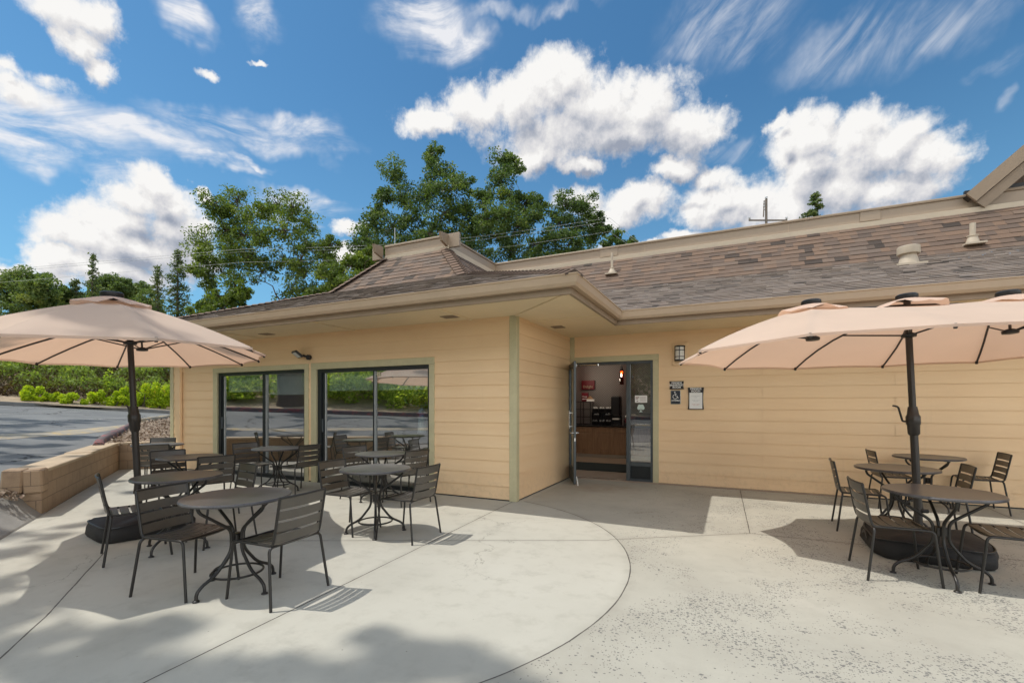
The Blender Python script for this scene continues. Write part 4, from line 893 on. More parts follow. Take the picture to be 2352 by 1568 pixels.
for (x, lab) in ((-3.97, 'left amber glass pendant lamp, partly behind the open door leaf'), (-2.64, 'right amber glass pendant lamp hanging over the counter')):
    p = thing('pendant_lamp', lab, 'lamp', (x, 12.4, 2.2), 0, 'amber pendant lamps')
    mb = MB(); mb.tube([(0, 0, .27), (0, 0, .56)], .006, 6); mb.build('cord', M['dark'], p)
    mb = MB(); mb.lathe([(.02, .28), (.035, .22), (.05, .15)], n=12); mb.build('cap', M['dark'], p, 40)
    mb = MB(); mb.lathe([(.045, .20), (.055, .10), (.06, -.20), (.058, -.20), (.052, .09)], n=14); mb.build('glass_shade', M['amber'] if 'amber' in M else M['red'], p, 40)
    mb = MB(); mb.lathe([(.012, .06), (.03, .10), (.034, .15), (.02, .20)], n=10); mb.build('bulb', M['bulb'], p, 40)
rk = thing('display_rack', 'black wire display case on the counter behind the door', 'rack', (-3.78, 12.75, .896))
mb = MB()
for x in (-.32, -.06, .22):
    for y in (-.14, .14): mb.box(x, x + .016, y, y + .016, 0, .66)
for z in (.02, .22, .43, .64):
    mb.box(-.32, .236, -.14, -.124, z, z + .014); mb.box(-.32, .236, .14, .156, z, z + .014); mb.box(-.32, -.304, -.14, .15, z, z + .014); mb.box(.22, .236, -.14, .15, z, z + .014)
mb.build('wire_frame', M['dark'], rk); mb = MB(); mb.box(-.30, .22, -.13, .14, .222, .226); mb.box(-.30, .22, -.13, .14, .01, .014); mb.build('glass_shelf', M['glass2'], rk)
def bin_tray(x, y, z, lab):
    o = thing('condiment_bin', lab, 'bin', (x, y, z), 0, 'black condiment bins on the counter'); mb = MB(); mb.prism([(-.085, -.06, 0), (-.085, .06, 0), (-.085, .06, .13), (-.085, -.09, .09)], (.17, 0, 0)); mb.build('bin_body', M['dark'], o)
    mb = MB(); rn = random.Random(int(x*100 + z*37))
    for k in range(7): px_ = -.07 + .02*k; mb.box(px_, px_ + .013, -.06 + rn.random()*.03, -.03 + rn.random()*.03, .08, .12 + rn.random()*.04)
    mb.build('packets', M['white'], o)
for k, (x, z, lab) in enumerate(((-3.43, .90, 'lower left condiment bin of packets beside the display rack'), (-3.24, .90, 'lower middle condiment bin of packets on the counter'), (-3.06, .90, 'lower right condiment bin of packets next to the dispenser'), (-3.40, 1.08, 'middle left condiment bin in the stack'), (-3.08, 1.08, 'middle right condiment bin in the stack'), (-3.42, 1.26, 'top left condiment bin in the stack'), (-3.24, 1.26, 'top middle condiment bin in the stack'), (-3.06, 1.26, 'top right condiment bin in the stack'))): bin_tray(x, 12.72, z, lab)
mb = MB(); mb.box(-3.52, -2.97, 12.79, 12.81, .896, 1.25)
for x in (-3.52, -3.26, -2.98): mb.box(x, x + .012, 12.64, 12.79, .896, 1.26)
mb.box(-3.52, -2.97, 12.63, 12.80, 1.06, 1.078); mb.box(-3.52, -2.97, 12.63, 12.80, 1.24, 1.258); tag(mb.build('bin_stand', M['dark']), 'black stand holding the condiment bins', 'stand')
dp = thing('drink_dispenser', 'tall black drink dispenser on the counter', 'dispenser', (-2.86, 12.74, .896)); mb = MB(); mb.bbox(-.125, .125, -.1, .16, .26, .80, .03); mb.bbox(-.125, .125, .06, .16, .0, .27, .01); mb.bbox(-.12, .12, -.14, .10, 0, .03, .006); mb.build('dispenser_body', M['dark'], dp)
mb = MB(); mb.box(-.08, .10, -.12, .05, .16, .20); mb.build('napkins', M['white'], dp)
rd = thing('red_sign', 'red creamer sign reading Delight above the display rack', 'sign', (-3.75, 13.06, 2.03)); mb = MB(); mb.bbox(-.19, .19, 0, .05, -.13, .13, .006); mb.build('panel', M['red'], rd); text('lettering', 'Delight', .10, (.0, -.008, -.05), M['sticker'], rd)
cb = thing('creamer_box', 'dark red creamer box standing on the display rack', 'box', (-3.74, 12.75, 1.557)); mb = MB(); mb.bbox(-.09, .09, -.05, .05, .0, .24, .006); mb.build('carton', M['red'], cb); text('lettering', 'Free', .07, (0, -.055, .13), M['white'], cb); mb = MB(); mb.box(-.07, .07, -.0535, -.0515, .06, .075); mb.build('band', M['white'], cb)
wb = thing('paper_tray', 'tan and white paper food tray on the display rack', 'tray', (-3.58, 12.72, 1.557)); mb = MB(); mb.prism([(-.10, -.05, .0), (.10, -.05, 0), (.11, -.05, .06), (-.09, -.05, .06)], (0, .1, 0)); mb.build('tray_body', M['white'], wb); mb = MB(); mb.prism([(-.10, -.045, .062), (.08, -.045, .062), (.0, -.045, .15)], (0, .09, 0)); mb.build('tray_lid', M['wood'], wb)
tm = thing('coffee_urn', 'steel and red coffee urn at the right end of the visible counter', 'urn', (-2.56, 12.75, .896)); mb = MB(); mb.lathe([(.08, 0), (.09, .02), (.09, .26), (.06, .30), (.02, .32)], n=16); mb.build('urn_body', M['steel'], tm, 40); mb = MB(); mb.box(-.05, .05, -.096, -.08, .08, .20); mb.build('urn_label', M['red'], tm); mb = MB(); mb.tube([(0, -.09, .05), (0, -.14, .05), (0, -.14, .02)], .01, 6); mb.build('tap', M['dark'], tm)
mw = thing('toaster_oven', 'dark toaster oven on the counter behind the fixed side light', 'oven', (-2.05, 12.75, .896)); mb = MB(); mb.bbox(-.27, .27, -.15, .15, .02, .34, .01); mb.build('oven_body', M['dark'], mw); mb = MB(); mb.box(-.25, .2, -.156, -.151, .05, .06); mb.tube([(-.24, -.17, .06), (.2, -.17, .06)], .008, 6); mb.build('door_handle', M['steel'], mw)

for (x, e) in ((-3.97, 13), (-2.64, 13)):
    l = bpy.data.objects.new('pendant_light', bpy.data.lights.new('pendant_light', 'POINT')); COL.objects.link(l); l.location = (x, 12.28, 2.25); l.data.energy = e; l.data.color = (1, .84, .66); l.data.shadow_soft_size = .06
# ================================================================ GROUND
P0 = Vector((-12.51, 5.69)); WV = Vector((-.834, .551)); NV = Vector((-.551, -.834))
def wn(w, n, dz=0.0):
    p = P0 + WV*w + NV*n; return Vector((p.x, p.y, .5 + .0313*w + .0743*n + dz))
def lot_at(x, y):
    d = ray(x, y); g = Vector((.0313*WV.x + .0743*NV.x, .0313*WV.y + .0743*NV.y, -1)); p = Vector((P0.x, P0.y, .5)); return CAM + d*(g.dot(p - CAM)/g.dot(d))
def struct(o): return tag(o, kind='structure')
def sheet(pts, name, m): mb = MB(); mb.add(pts, [tuple(range(len(pts)))]); return struct(mb.build(name, m))
sheet([(-300, -300, -.8), (300, -300, -.8), (300, 300, -.8), (-300, 300, -.8)], 'ground', M['dry'])
pat = [P0 + WV*0.0, P0 + WV*-5.06, P0 + WV*-24]
mb = MB(); mb.prism([(-11.9, 6.5, -.5), (-12.51, 5.69, -.5), (pat[1].x, pat[1].y, -.5), (pat[2].x, pat[2].y, -.5), (14, -7.6, -.5), (14, 9.6, -.5), (-11.9, 9.6, -.5)], (0, 0, .5)); struct(mb.build('patio', M['patio']))
lo_edge = [(-34, .90), (-8, .90), (-6.5, .86), (-5.6, .50), (-5.2, .30), (-4.8, .15), (-.5, .15), (1.0, .50), (5.5, .62), (7.0, .74), (9.5, .40), (12, .06), (15.4, -.32)]
mb = MB()
for (w0, n0), (w1, n1) in zip(lo_edge[:-1], lo_edge[1:]):
    h0, h1 = (8.35 if w0 < 14 else 8.3), 8.35
    mb.add([wn(w0, n0), wn(w1, n1), wn(w1, h1), wn(w0, h0)], [(0, 1, 2, 3)])
struct(mb.build('parking_lot', M['asphalt']))
# ramp of concrete at the free end of the block wall
mb = MB(); W_ = [-4.9, -5.2, -5.6, -6.4, -7.5, -9, -12, -18, -24]
for i in range(len(W_) - 1):
    q = []
    for w in (W_[i], W_[i+1]):
        e = min(.95, .36 + (-5.05 - w)*.40)
        a = wn(w, -.04); a.z = -.03; b = wn(w, .0); b.z = .02; c = wn(w, e*.6); c.z = max(.03, c.z*.80); d = wn(w, e, .008); d.z = max(d.z, .02); q.append((a, b, c, d))
    for k in range(3): mb.add([q[0][k], q[1][k], q[1][k+1], q[0][k+1]], [(0,1,2,3)])
struct(mb.build('kerb_ramp', M['ramp'], smooth=50))
# kerbs
def kerb(pts, name, m, w=.16, h=.15, seed=0, side=1):
    mb = MB(); P = [Vector(p) for p in pts]; vs = []; out = []
    rn = random.Random(seed); Q = []
    for a, b in zip(P[:-1], P[1:]):
        n = max(1, int((b - a).length/.6)); Q += [a.lerp(b, i/n) for i in range(n)]
    Q.append(P[-1]); prof = [(0, -.12), (0, h*.75), (.03, h), (w - .03, h), (w, h*.8), (w + .02, -.12)]
    for i, p in enumerate(Q):
        d = (Q[min(i+1, len(Q)-1)] - Q[max(i-1, 0)]); d.z = 0; d.normalize(); o = Vector((d.y, -d.x, 0))*side
        for (u, z) in prof: vs.append(p + o*(u + rn.uniform(-.012, .012)) + ZV*(z + rn.uniform(-.012, .012)*(z > 0)))
    k = len(prof); mb.add(vs, [(i*k + j, i*k + j + 1, (i+1)*k + j + 1, (i+1)*k + j) for i in range(len(Q) - 1) for j in range(k - 1)] + [tuple(range(k)), tuple((len(Q)-1)*k + j for j in range(k))])
    return struct(mb.build(name, m, smooth=50))
kerb([lot_at(x, y) for x, y in ((-60, 928.5), (0, 931), (153, 936), (263, 943), (393, 950), (470, 957))], 'far_kerb', M['kerb'], .22, .17, 1, -1)
kerb([wn(-.75, .30), wn(.2, .44), wn(1.0, .50), wn(2.8, .54), wn(5.5, .62), wn(6.8, .72)], 'red_kerb', M['redkerb'], .17, .17, 2, 1)
kerb([wn(7.4, .70), wn(9.5, .36), wn(12, .06), wn(15.8, -.36)], 'yellow_kerb', M['yellow'], .2, .17, 3, 1)
kerb([wn(14.9, 8.3), wn(6, 8.3), wn(0, 8.2), wn(-6, 7.9), wn(-14, 7.6), wn(-34, 7.6)], 'roadside_kerb', M['redkerb'], .16, .17, 4, 1)
# shallow concrete gutter with yellow paint crossing the lot
up_ = [(-90, 1005), (0, 998), (105, 992), (182, 986), (251, 979), (300, 974)]; lo_ = [(-90, 1020), (0, 1010), (105, 1002), (192, 996.5), (245, 990), (303, 977)]
A = [lot_at(*p) for p in up_]; B = [lot_at(*p) for p in lo_]; mb = MB()
ext = [(wn(-1.5, 3.1), wn(-1.7, 2.4)), (wn(-5, 4.0), wn(-5.1, 3.4)), (wn(-12, 5.0), wn(-12, 4.4)), (wn(-25, 5.6), wn(-25, 5.0))]
A = [a for a, b in ext][::-1] + A; B = [b for a, b in ext][::-1] + B
for i in range(len(A) - 1):
    mid0, mid1 = (A[i] + B[i])/2 + ZV*.03, (A[i+1] + B[i+1])/2 + ZV*.03; e = ZV*.006
    mb.add([A[i] + e, A[i+1] + e, mid1, mid0], [(0,1,2,3)]); mb.add([mid0, mid1, B[i+1] + e, B[i] + e], [(0,1,2,3)])
struct(mb.build('yellow_gutter', M['yellow'], smooth=60))
mb = MB()
for p, q in (((-40, 940.5), (108, 936)), ((-40, 952.5), (250, 944)), ((-40, 977), (393, 953.6))):
    a, b = lot_at(*p), lot_at(*q); d = (b - a).normalized(); s = Vector((d.y, -d.x, 0))*.05; e = ZV*.006; mb.add([a - s + e, a + s + e, b + s + e, b - s + e], [(0,1,2,3)])
struct(mb.build('parking_lines', M['whiteline']))
# planting bed between lot and building, covered in wood chips
bed = [wn(.1, .10, .02), wn(-.6, .30, .06), wn(1.0, .36, .07), wn(5.5, .46, .07), wn(7.4, .52, .07), wn(12, -.14, .07), wn(16.5, -.6, .1), wn(16.5, -6, .1), wn(9, -9, .0), Vector((-11.7, 9.6, .45)), Vector((-11.7, 6.45, .50))]
sheet([(p.x, p.y, p.z) for p in bed], 'mulch_bed', M['mulch'])
n = 9000; wv = RNG.uniform(-.4, 13, n); nv = RNG.uniform(-5.5, .5, n)
lim = np.where(wv < 7, .34 + .03*wv, .55 - (wv - 7)*.12)
k = nv < lim; wv, nv = wv[k], nv[k]; P = np.stack([P0.x + WV.x*wv + NV.x*nv, P0.y + WV.y*wv + NV.y*nv, .5 + .0313*wv + .0743*nv + .085 + RNG.random(len(wv))*.03], 1); k = (P[:, 0] < -11.85)
P = P[k]; P[:, 2] = np.maximum(P[:, 2], .545 + RNG.random(len(P))*.03)
tag(cards('wood_chips', M['chips'], P, RNG.uniform(.05, .12, len(P)), None, 1.5, 2.2), 'pale wood chips covering the bed beside the building', 'wood chips', kind='stuff')

# low block wall
rw = thing('block_wall', 'low tan split block retaining wall edging the patio at the left', 'wall', (P0.x, P0.y, 0), math.atan2(WV.y, WV.x))
# local x runs along the wall (w), local +y is the lot side
mb = MB(); mb.bbox(-4.80, .0, 0, .34, -.1, .555, .008); mb.build('wall_body', M['block'], rw)
mb = MB(); mb.bbox(-2.45, .02, -.018, .36, .557, .615, .008); mb.bbox(-4.82, -2.46, -.024, .355, .553, .603, .010); mb.build('cap', M['capstone'], rw)
mb = MB(); mb.bbox(-5.05, -4.803, -.004, .345, -.1, .30, .01); mb.build('end_base', M['block'], rw)
for (y0, y1, t, x) in ((-.03, .165, -3, .0), (.178, .38, 4, .015)):
    mb = MB(); mb.bbox(-5.09 - x, -4.815 - x, y0, y1, .303, .615, .02, Matrix.Translation((0, y0, .3)) @ Matrix.Rotation(R_(t), 4, 'X') @ Matrix.Translation((0, -y0, -.3))); mb.build('end_block', M['block'], rw)
rt = Vector((-11.80, 6.36)) - P0; a = math.atan2(rt.y, rt.x) - math.atan2(WV.y, WV.x); Mr = Matrix.Rotation(a, 4, 'Z')
mb = MB(); mb.bbox(.005, rt.length, .0, .2, -.1, .555, .006, Mr); mb.build('return_wall', M['block'], rw)
mb = MB(); mb.bbox(.02, rt.length, -.015, .22, .557, .612, .008, Mr); mb.build('cap', M['capstone'], rw)
n = 90; wv = RNG.uniform(-5.5, -5.12, n); nv = RNG.uniform(.12, .36, n); P = np.stack([P0.x + WV.x*wv + NV.x*nv, P0.y + WV.y*wv + NV.y*nv, .5 + .0313*wv + .0743*nv + .0], 1); P[:, 2] = P[:, 2]*np.clip(.70 + nv, 0, 1) + .01
tag(cards('dry_leaves', M['chips'], P, RNG.uniform(.04, .08, n), None, 1.0, 1.6), 'dry leaves caught at the end of the block wall', 'dry leaves', kind='stuff')

# banks beyond the lot
def bankz(w, n):
    u = max(w - 15.5, n - 8.6)
    z = .5 + .0313*w + .0743*n
    z = min(z, 1.9 + .004*(abs(w) + abs(n)))
    prof = [(-.5, .12), (0, .14), (1.6, .30), (3.0, .75), (6, 1.75), (10, 2.3), (200, 3.4)]
    for (a, za), (b, zb) in zip(prof[:-1], prof[1:]):
        if a <= u <= b: t = (u - a)/(b - a); return z + za + (zb - za)*t
    return z
mb = MB(); ws = list(np.arange(-36, 15, 3)) + list(np.arange(15.2, 24, .8)) + list(np.arange(25, 120, 6)); ns = list(np.arange(-60, 8, 4)) + list(np.arange(8.35, 18, .8)) + list(np.arange(19, 90, 5))
idx = {}; rn = random.Random(3)
for i, w in enumerate(ws):
    for j, n_ in enumerate(ns):
        if max(w - 15.5, n_ - 8.6) > -.4: p = P0 + WV*float(w) + NV*float(n_); idx[i, j] = len(mb.v); mb.v.append((p.x, p.y, bankz(w, n_) + rn.uniform(-.03, .03)))
for i in range(len(ws) - 1):
    for j in range(len(ns) - 1):
        q = [idx.get(t) for t in ((i, j), (i+1, j), (i+1, j+1), (i, j+1))]
        if None not in q: mb.f.append(tuple(q)); mb.att.append(.5)
struct(mb.build('planted_bank', M['soil'], smooth=80))

def ground_pt(x, w_line):
    """point on the bank along photo column x where the line w = w_line is met"""
    d = ray(x, CY); t = (w_line - (Vector((0, 0)) - P0).dot(WV))/Vector((d.x, d.y)).dot(WV); p = Vector((d.x, d.y))*t; nn = (p - P0).dot(NV); return Vector((p.x, p.y, bankz(w_line, nn))), t
def shrub(name, c, rx, h, nleaf, size, mat, label, group, cat='shrub', seed=0, stem=True):
    rg = np.random.default_rng(seed); th = thing(name, label, cat, c, 0, group)
    m = max(6, int(10*rx*h + 6)); cl = rg.normal(size=(m, 3)); cl /= np.linalg.norm(cl, axis=1)[:, None]; cl[:, 2] = np.abs(cl[:, 2]); cl = cl*rg.uniform(.35, 1.0, (m, 1))*np.array([rx, rx, h*.85]) + np.array([0, 0, h*.10])
    k = rg.integers(0, m, nleaf); off = rg.normal(size=(nleaf, 3)); off /= np.linalg.norm(off, axis=1)[:, None]; r = rg.uniform(.6, 1.05, (nleaf, 1))
    P = cl[k] + off*r*np.array([rx*.36, rx*.36, h*.26]); P[:, 2] = np.maximum(P[:, 2], .02)
    cards('foliage', mat, P, rg.uniform(.7, 1.3, nleaf)*size, th, .5, 1.5, rg.random(nleaf)*.8 + .2*rg.random(m)[k])
    if stem:
        s = MB()
        for i in range(min(7, m)): s.tube([(0, 0, -.1), cl[i]*.5 + np.array([0, 0, .02]), cl[i]], [.025, .018, .008], 5)
        s.build('stem', M['bark'], th)
    return th
SH = [(71, 16.5, 27, 38, 'rounded lime green shrub farthest left along the far kerb'), (93, 16.2, 11, 17, 'small lime shrub with reddish tips right of the farthest left shrub'), (113, 16.3, 13, 22, 'small low lime shrub, third from the left along the kerb'),
      (133, 16.4, 16, 26, 'lime shrub left of the very round one along the kerb'), (164, 16.1, 21, 31, 'very round lime shrub in the middle of the kerb row'), (191, 16.0, 10, 17, 'small lime shrub with red leaf tips right of the round one'),
      (220, 16.3, 24, 36, 'lime shrub in front of the slender green sapling'), (262, 16.1, 24, 33, 'spreading lime shrub left of the left umbrella pole'), (288, 16.5, 18, 42, 'taller lime shrub right behind the left umbrella pole'), (330, 16.4, 26, 50, 'big lime shrub between umbrella pole and building'), (368, 16.3, 28, 56, 'largest lime shrub next to the building corner'), (402, 16.4, 22, 46, 'lime shrub mostly hidden by the building corner')]
for i, (x, w, hw, hh, lab) in enumerate(SH):
    p, D = ground_pt(x, w); rx = hw/FPX*D/1.15; h = hh/FPX*D
    shrub('lime_shrub', p - ZV*.03, rx, h, int(650 + 1900*rx*h), .105, M['lime'], lab, 'lime shrubs along the far kerb', seed=20 + i)
p, D = ground_pt(248, 17.5); shrub('sapling', p, .35, 1.5, 420, .11, M['bush'], 'slender green sapling standing behind the lime shrubs', None, 'sapling', 77)
# feathery brush covering the bank above the shrubs
n = 62000; wv = RNG.uniform(17.0, 24.0, n); nv = RNG.uniform(-7, 12, n)
cx_ = RNG.uniform(size=(170, 2))*np.array([7, 19]) + np.array([17, -7]); dd = np.min((wv[:, None] - cx_[None, :, 0])**2 + (nv[:, None] - cx_[None, :, 1])**2, axis=1)
hgt = np.clip(.95 + .12*(wv - 17), .9, 1.5)*np.clip(np.exp(-dd*2.0)*1.15, .18, 1); fr = RNG.random(n)**.55
bz = np.array([bankz(a, b) for a, b in zip(wv, nv)])
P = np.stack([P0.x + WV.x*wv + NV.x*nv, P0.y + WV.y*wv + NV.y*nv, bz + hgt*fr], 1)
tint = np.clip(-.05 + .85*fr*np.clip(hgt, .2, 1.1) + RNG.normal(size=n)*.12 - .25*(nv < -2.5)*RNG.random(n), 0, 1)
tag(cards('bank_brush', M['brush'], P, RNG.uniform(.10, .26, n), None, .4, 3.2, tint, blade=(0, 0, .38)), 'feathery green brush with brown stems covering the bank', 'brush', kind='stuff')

# ================================================================ TREES
def tree(name, label, base, fork, clusters, tr, leaf, leafmat_, per, group=None, twig=True, seed=0, cat='tree', bark='bark', sub=.34, flat=.85):
    rg = np.random.default_rng(seed); base = Vector(base); fork = Vector(fork); th = thing(name, label, cat, base, 0, group)
    loc = lambda p: Vector(p) - base
    tk = MB(); f0 = loc(fork); mid = f0*.5 + Vector((rg.normal()*.15, rg.normal()*.15, 0))
    tk.tube([Vector((0, 0, -.3)), Vector((0, 0, .25)), mid, f0], [tr*1.45, tr*1.12, tr*.95, tr*.85], 12)
    nodes = [(f0, tr*.8)]; ends = []
    order = sorted(clusters, key=lambda c: (Vector(c[:3]) - fork).length)
    for c in order:
        e = loc(c[:3]); best = min(nodes, key=lambda nd: (nd[0] - e).length + .35*max(0, nd[0].z - e.z + .3) + .25*(nd[0] - f0).length)
        s, r0 = best; L = (e - s).length; r0 = min(r0*.80, .03 + .034*L); pts = [s]; rad = [r0]
        for j in range(1, 6):
            t = j/5; w = math.sin(math.pi*t)*L*.07; q = s.lerp(e, t) + Vector((rg.normal()*w, rg.normal()*w, w*.9 + rg.normal()*w*.5)); pts.append(q); rad.append(max(.012, r0*(1 - .8*t)))
            nodes.append((q, rad[-1]))
        tk.tube(pts, rad, 7); ends.append((e, c[3]))
    Ps = []; rnd = []
    for (e, r) in ends:
        m = int(12 + 9*r*r**.5); o = rg.normal(size=(m, 3)); o /= np.linalg.norm(o, axis=1)[:, None]; sc = np.array([r, r, r*flat])*rg.uniform(.3, 1.12, (m, 1)); C = np.array(e) + o*sc
        if twig:
            for i in range(m):
                cv = Vector(C[i]); mdl = e.lerp(cv, .5) + Vector(rg.normal(size=3)*r*.07); tk.tube([e, mdl, cv], [.03*min(1, r) + .006, .018, .007], 4, caps=False)
        for i in range(m):
            k = int(per*rg.uniform(.6, 1.3)); q = rg.normal(size=(k, 3)); q /= np.linalg.norm(q, axis=1)[:, None]; q *= (rg.random((k, 1))**.45)*r*sub*rg.uniform(.8, 1.5)*np.array([1.1, 1.1, .8]); Ps.append(C[i] + q); rnd.append(np.clip(rg.normal(.42, .14) + rg.normal(size=k)*.17, 0, 1))
    Ps = np.concatenate(Ps); rnd = np.concatenate(rnd)
    tk.build('trunk', M[bark], th, 60)
    cards('crown', M[leafmat_], Ps, rg.uniform(.65, 1.35, len(Ps))*leaf, th, .25, 1.7, rnd)
    return th
def cl(pts, D, jit=.8, seed=0):
    """cluster centres seen at photo pixels, spread in depth round distance D; radius from its pixel size"""
    rg = random.Random(seed); out = []
    for (x, y, r) in pts: d = D + rg.uniform(-1, 1)*jit*2.2; p = at_d(x, y, d); out.append((p.x, p.y, p.z, r/FPX*d))
    return out
OAK1 = [(492, 470, 40), (545, 462, 38), (475, 560, 42), (520, 530, 42), (570, 505, 40), (500, 610, 38), (555, 580, 45), (640, 470, 36), (672, 480, 36), (650, 530, 42), (700, 510, 34), (705, 565, 38), (655, 600, 34), (600, 545, 34), (602, 625, 30), (530, 560, 34), (580, 590, 32), (742, 580, 34), (700, 630, 42), (745, 625, 34), (540, 650, 36), (670, 670, 38), (720, 675, 34), (465, 585, 28), (450, 620, 26), (530, 600, 34), (690, 600, 34), (770, 640, 30), (480, 650, 26), (760, 600, 26), (560, 540, 34), (515, 490, 30), (610, 480, 28), (760, 560, 22)]
tree('oak_tree', 'open spreading oak with many limbs rising behind the roof at the left', (at_d(628, 900, 30)).xy.to_3d() + Vector((0, 0, -.8)), at_d(628, 715, 30), cl(OAK1, 30, 1.1, 1), .42, .15, 'leaf_oak', 52, 'oaks behind the building', seed=1)
OAK2 = [(905, 400, 36), (925, 455, 38), (880, 450, 28), (862, 500, 40), (845, 545, 38), (905, 520, 40), (945, 500, 34), (870, 575, 40), (990, 355, 28), (1000, 400, 38), (985, 450, 42), (1030, 440, 40), (1060, 420, 30), (1020, 490, 44), (1065, 480, 38), (1160, 365, 30), (1180, 385, 28), (1150, 410, 34), (1165, 445, 36), (1110, 455, 28), (1120, 500, 38), (1170, 490, 36), (1205, 465, 28), (1225, 490, 30), (1190, 520, 34), (1085, 530, 40), (1140, 545, 42), (1045, 545, 38), (985, 535, 30), (930, 570, 34), (1180, 575, 38), (1110, 590, 34), (840, 600, 34), (1237, 470, 20), (1140, 620, 34), (1075, 585, 34), (960, 560, 38), (900, 610, 36), (860, 630, 34), (1010, 590, 34), (1060, 620, 34), (1200, 610, 34), (830, 560, 28), (1150, 500, 26), (1100, 520, 32)]
tree('oak_tree', 'tallest dark oak with several tufted tops behind the roof at the centre', (at_d(1020, 900, 31)).xy.to_3d() + Vector((0, 0, -.8)), at_d(1015, 640, 31), cl(OAK2, 31, 1.2, 2), .55, .165, 'leaf_dark', 68, 'oaks behind the building', seed=2)
OAK3 = [(1300, 470, 32), (1340, 480, 34), (1285, 510, 34), (1330, 520, 36), (1370, 510, 24), (1265, 545, 32), (1310, 560, 36), (1355, 550, 30), (1230, 560, 34), (1240, 595, 30), (1285, 590, 30), (1380, 525, 18), (1330, 590, 30)]
tree('oak_tree', 'shorter oak right of the tallest oak, above the long roof', (at_d(1300, 900, 34)).xy.to_3d() + Vector((0, 0, -.8)), at_d(1295, 650, 34), cl(OAK3, 34, 1.0, 3), .35, .165, 'leaf_dark', 68, 'oaks behind the building', seed=3)
tree('small_tree', 'small tree top peeking over the roof ridge right of the oaks', (at_d(1415, 900, 46)).xy.to_3d() + Vector((0, 0, -.8)), at_d(1415, 640, 46), cl([(1408, 540, 20), (1425, 560, 18), (1455, 558, 14), (1395, 565, 16), (1430, 590, 24)], 46, .6, 4), .2, .24, 'leaf_dark', 40, None, seed=4)
tree('young_tree', 'bright green young trees filling the gap left of the wing roof peak', (at_d(800, 900, 24)).xy.to_3d() + Vector((0, 0, -.8)), at_d(790, 690, 24), cl([(770, 640, 34), (805, 610, 36), (840, 600, 30), (750, 670, 30), (790, 660, 36), (720, 680, 28), (860, 580, 22), (825, 640, 34)], 24, .8, 5), .18, .15, 'leaf_oak', 75, None, seed=5)
tree('young_tree', 'yellow green bushy tree low behind the left end of the roof', (at_d(500, 930, 27)).xy.to_3d() + Vector((0, 0, -.6)), at_d(500, 740, 27), cl([(470, 700, 26), (500, 680, 28), (530, 690, 26), (555, 670, 24), (450, 720, 22), (510, 715, 30)], 27, .7, 6), .14, .15, 'leaf_oak', 75, None, seed=6)
BG = [((60, 690), 40, [(20, 650, 34), (60, 640, 36), (95, 660, 32), (30, 690, 36), (75, 695, 38), (110, 700, 28), (15, 730, 34), (60, 735, 36), (105, 740, 30), (40, 770, 36), (90, 775, 36)], 'wide dark broadleaf tree at the far left edge'),
      ((140, 700), 42, [(130, 670, 24), (150, 680, 24), (135, 710, 28), (160, 715, 24), (140, 745, 28), (165, 760, 28)], 'narrow broadleaf tree between the far left tree and the drooping spire'),
      ((245, 690), 48, [(225, 660, 24), (255, 650, 26), (280, 660, 24), (215, 690, 28), (250, 685, 30), (285, 690, 26), (240, 720, 30), (200, 715, 26)], 'rounded far tree directly above the left umbrella top'),
      ((320, 690), 48, [(300, 670, 22), (325, 665, 22), (310, 695, 26), (335, 695, 26), (320, 725, 28), (350, 720, 26)], 'rounded far tree left of the two conifers')]
for i, (b, D, pts, lab) in enumerate(BG):
    tree('broadleaf_tree', lab, (at_d(b[0], 880, D)).xy.to_3d() + Vector((0, 0, 2.2)), at_d(b[0], b[1] + 90, D), cl(pts, D, 1.2, 30 + i), .3, .23, 'leaf_bg', 80, 'broadleaf trees beyond the lot', seed=30 + i, sub=.36)
def conifer(label, top, base_y, D, halfw, seed, sparse=1.0, lean=0.0, droop=.25, leaf=.20, group='conifers beyond the lot', n_per=26, matn='needle', gnd=2.0):
    rg = np.random.default_rng(seed); tp = at_d(*top, D); bt = at_d(top[0], base_y, D); zb = bt.z; base = Vector((bt.x, bt.y, gnd)); th = thing('conifer', label, 'tree', base, 0, group)
    H = tp.z - gnd; W = halfw/FPX*D; tk = MB(); top_l = Vector((tp.x - base.x + lean, tp.y - base.y, H)); ctl = lambda t: Vector((lean*t*t + (tp.x - base.x)*t, (tp.y - base.y)*t, H*t))
    tk.tube([ctl(t) for t in np.linspace(0, 1, 9)], [max(.02, .22*(1 - t)) for t in np.linspace(0, 1, 9)], 8); Ps = []; rn = []
    t0 = max(0.05, (zb - gnd)/H*.6); nb = int(46*sparse + 12)
    for i in range(nb):
        t = t0 + (1 - t0)*(i/nb)**.85; c = ctl(t); L = W*(1 - ((t - t0)/(1 - t0)))**.8*rg.uniform(.55, 1.15) + .12; a = rg.uniform(0, 2*math.pi); d = Vector((math.cos(a), math.sin(a), 0)); e = c + d*L + Vector((0, 0, -L*droop + .12*L))
        md = c.lerp(e, .5) + Vector((0, 0, .10*L)); tk.tube([c, md, e], [.035, .02, .008], 4, caps=False); k = int(n_per*(.5 + L))
        for j in range(k): u = rg.random()**.7; q = (c*(1-u)**2 + md*2*u*(1-u) + e*u*u); Ps.append((q.x + rg.normal()*.11*(1 + L*.35), q.y + rg.normal()*.11*(1 + L*.35), q.z + rg.normal()*.07 - .08)); rn.append(np.clip(rg.normal(.45, .22), 0, 1))
    tk.build('trunk', M['bark'], th, 60); cards('crown', M[matn], Ps, rg.uniform(.7, 1.4, len(Ps))*leaf, th, .1, 2.6, np.array(rn)); return th
conifer('slender conifer left of the tall open conifer', (362, 608), 730, 36, 24, 41, 1.3)
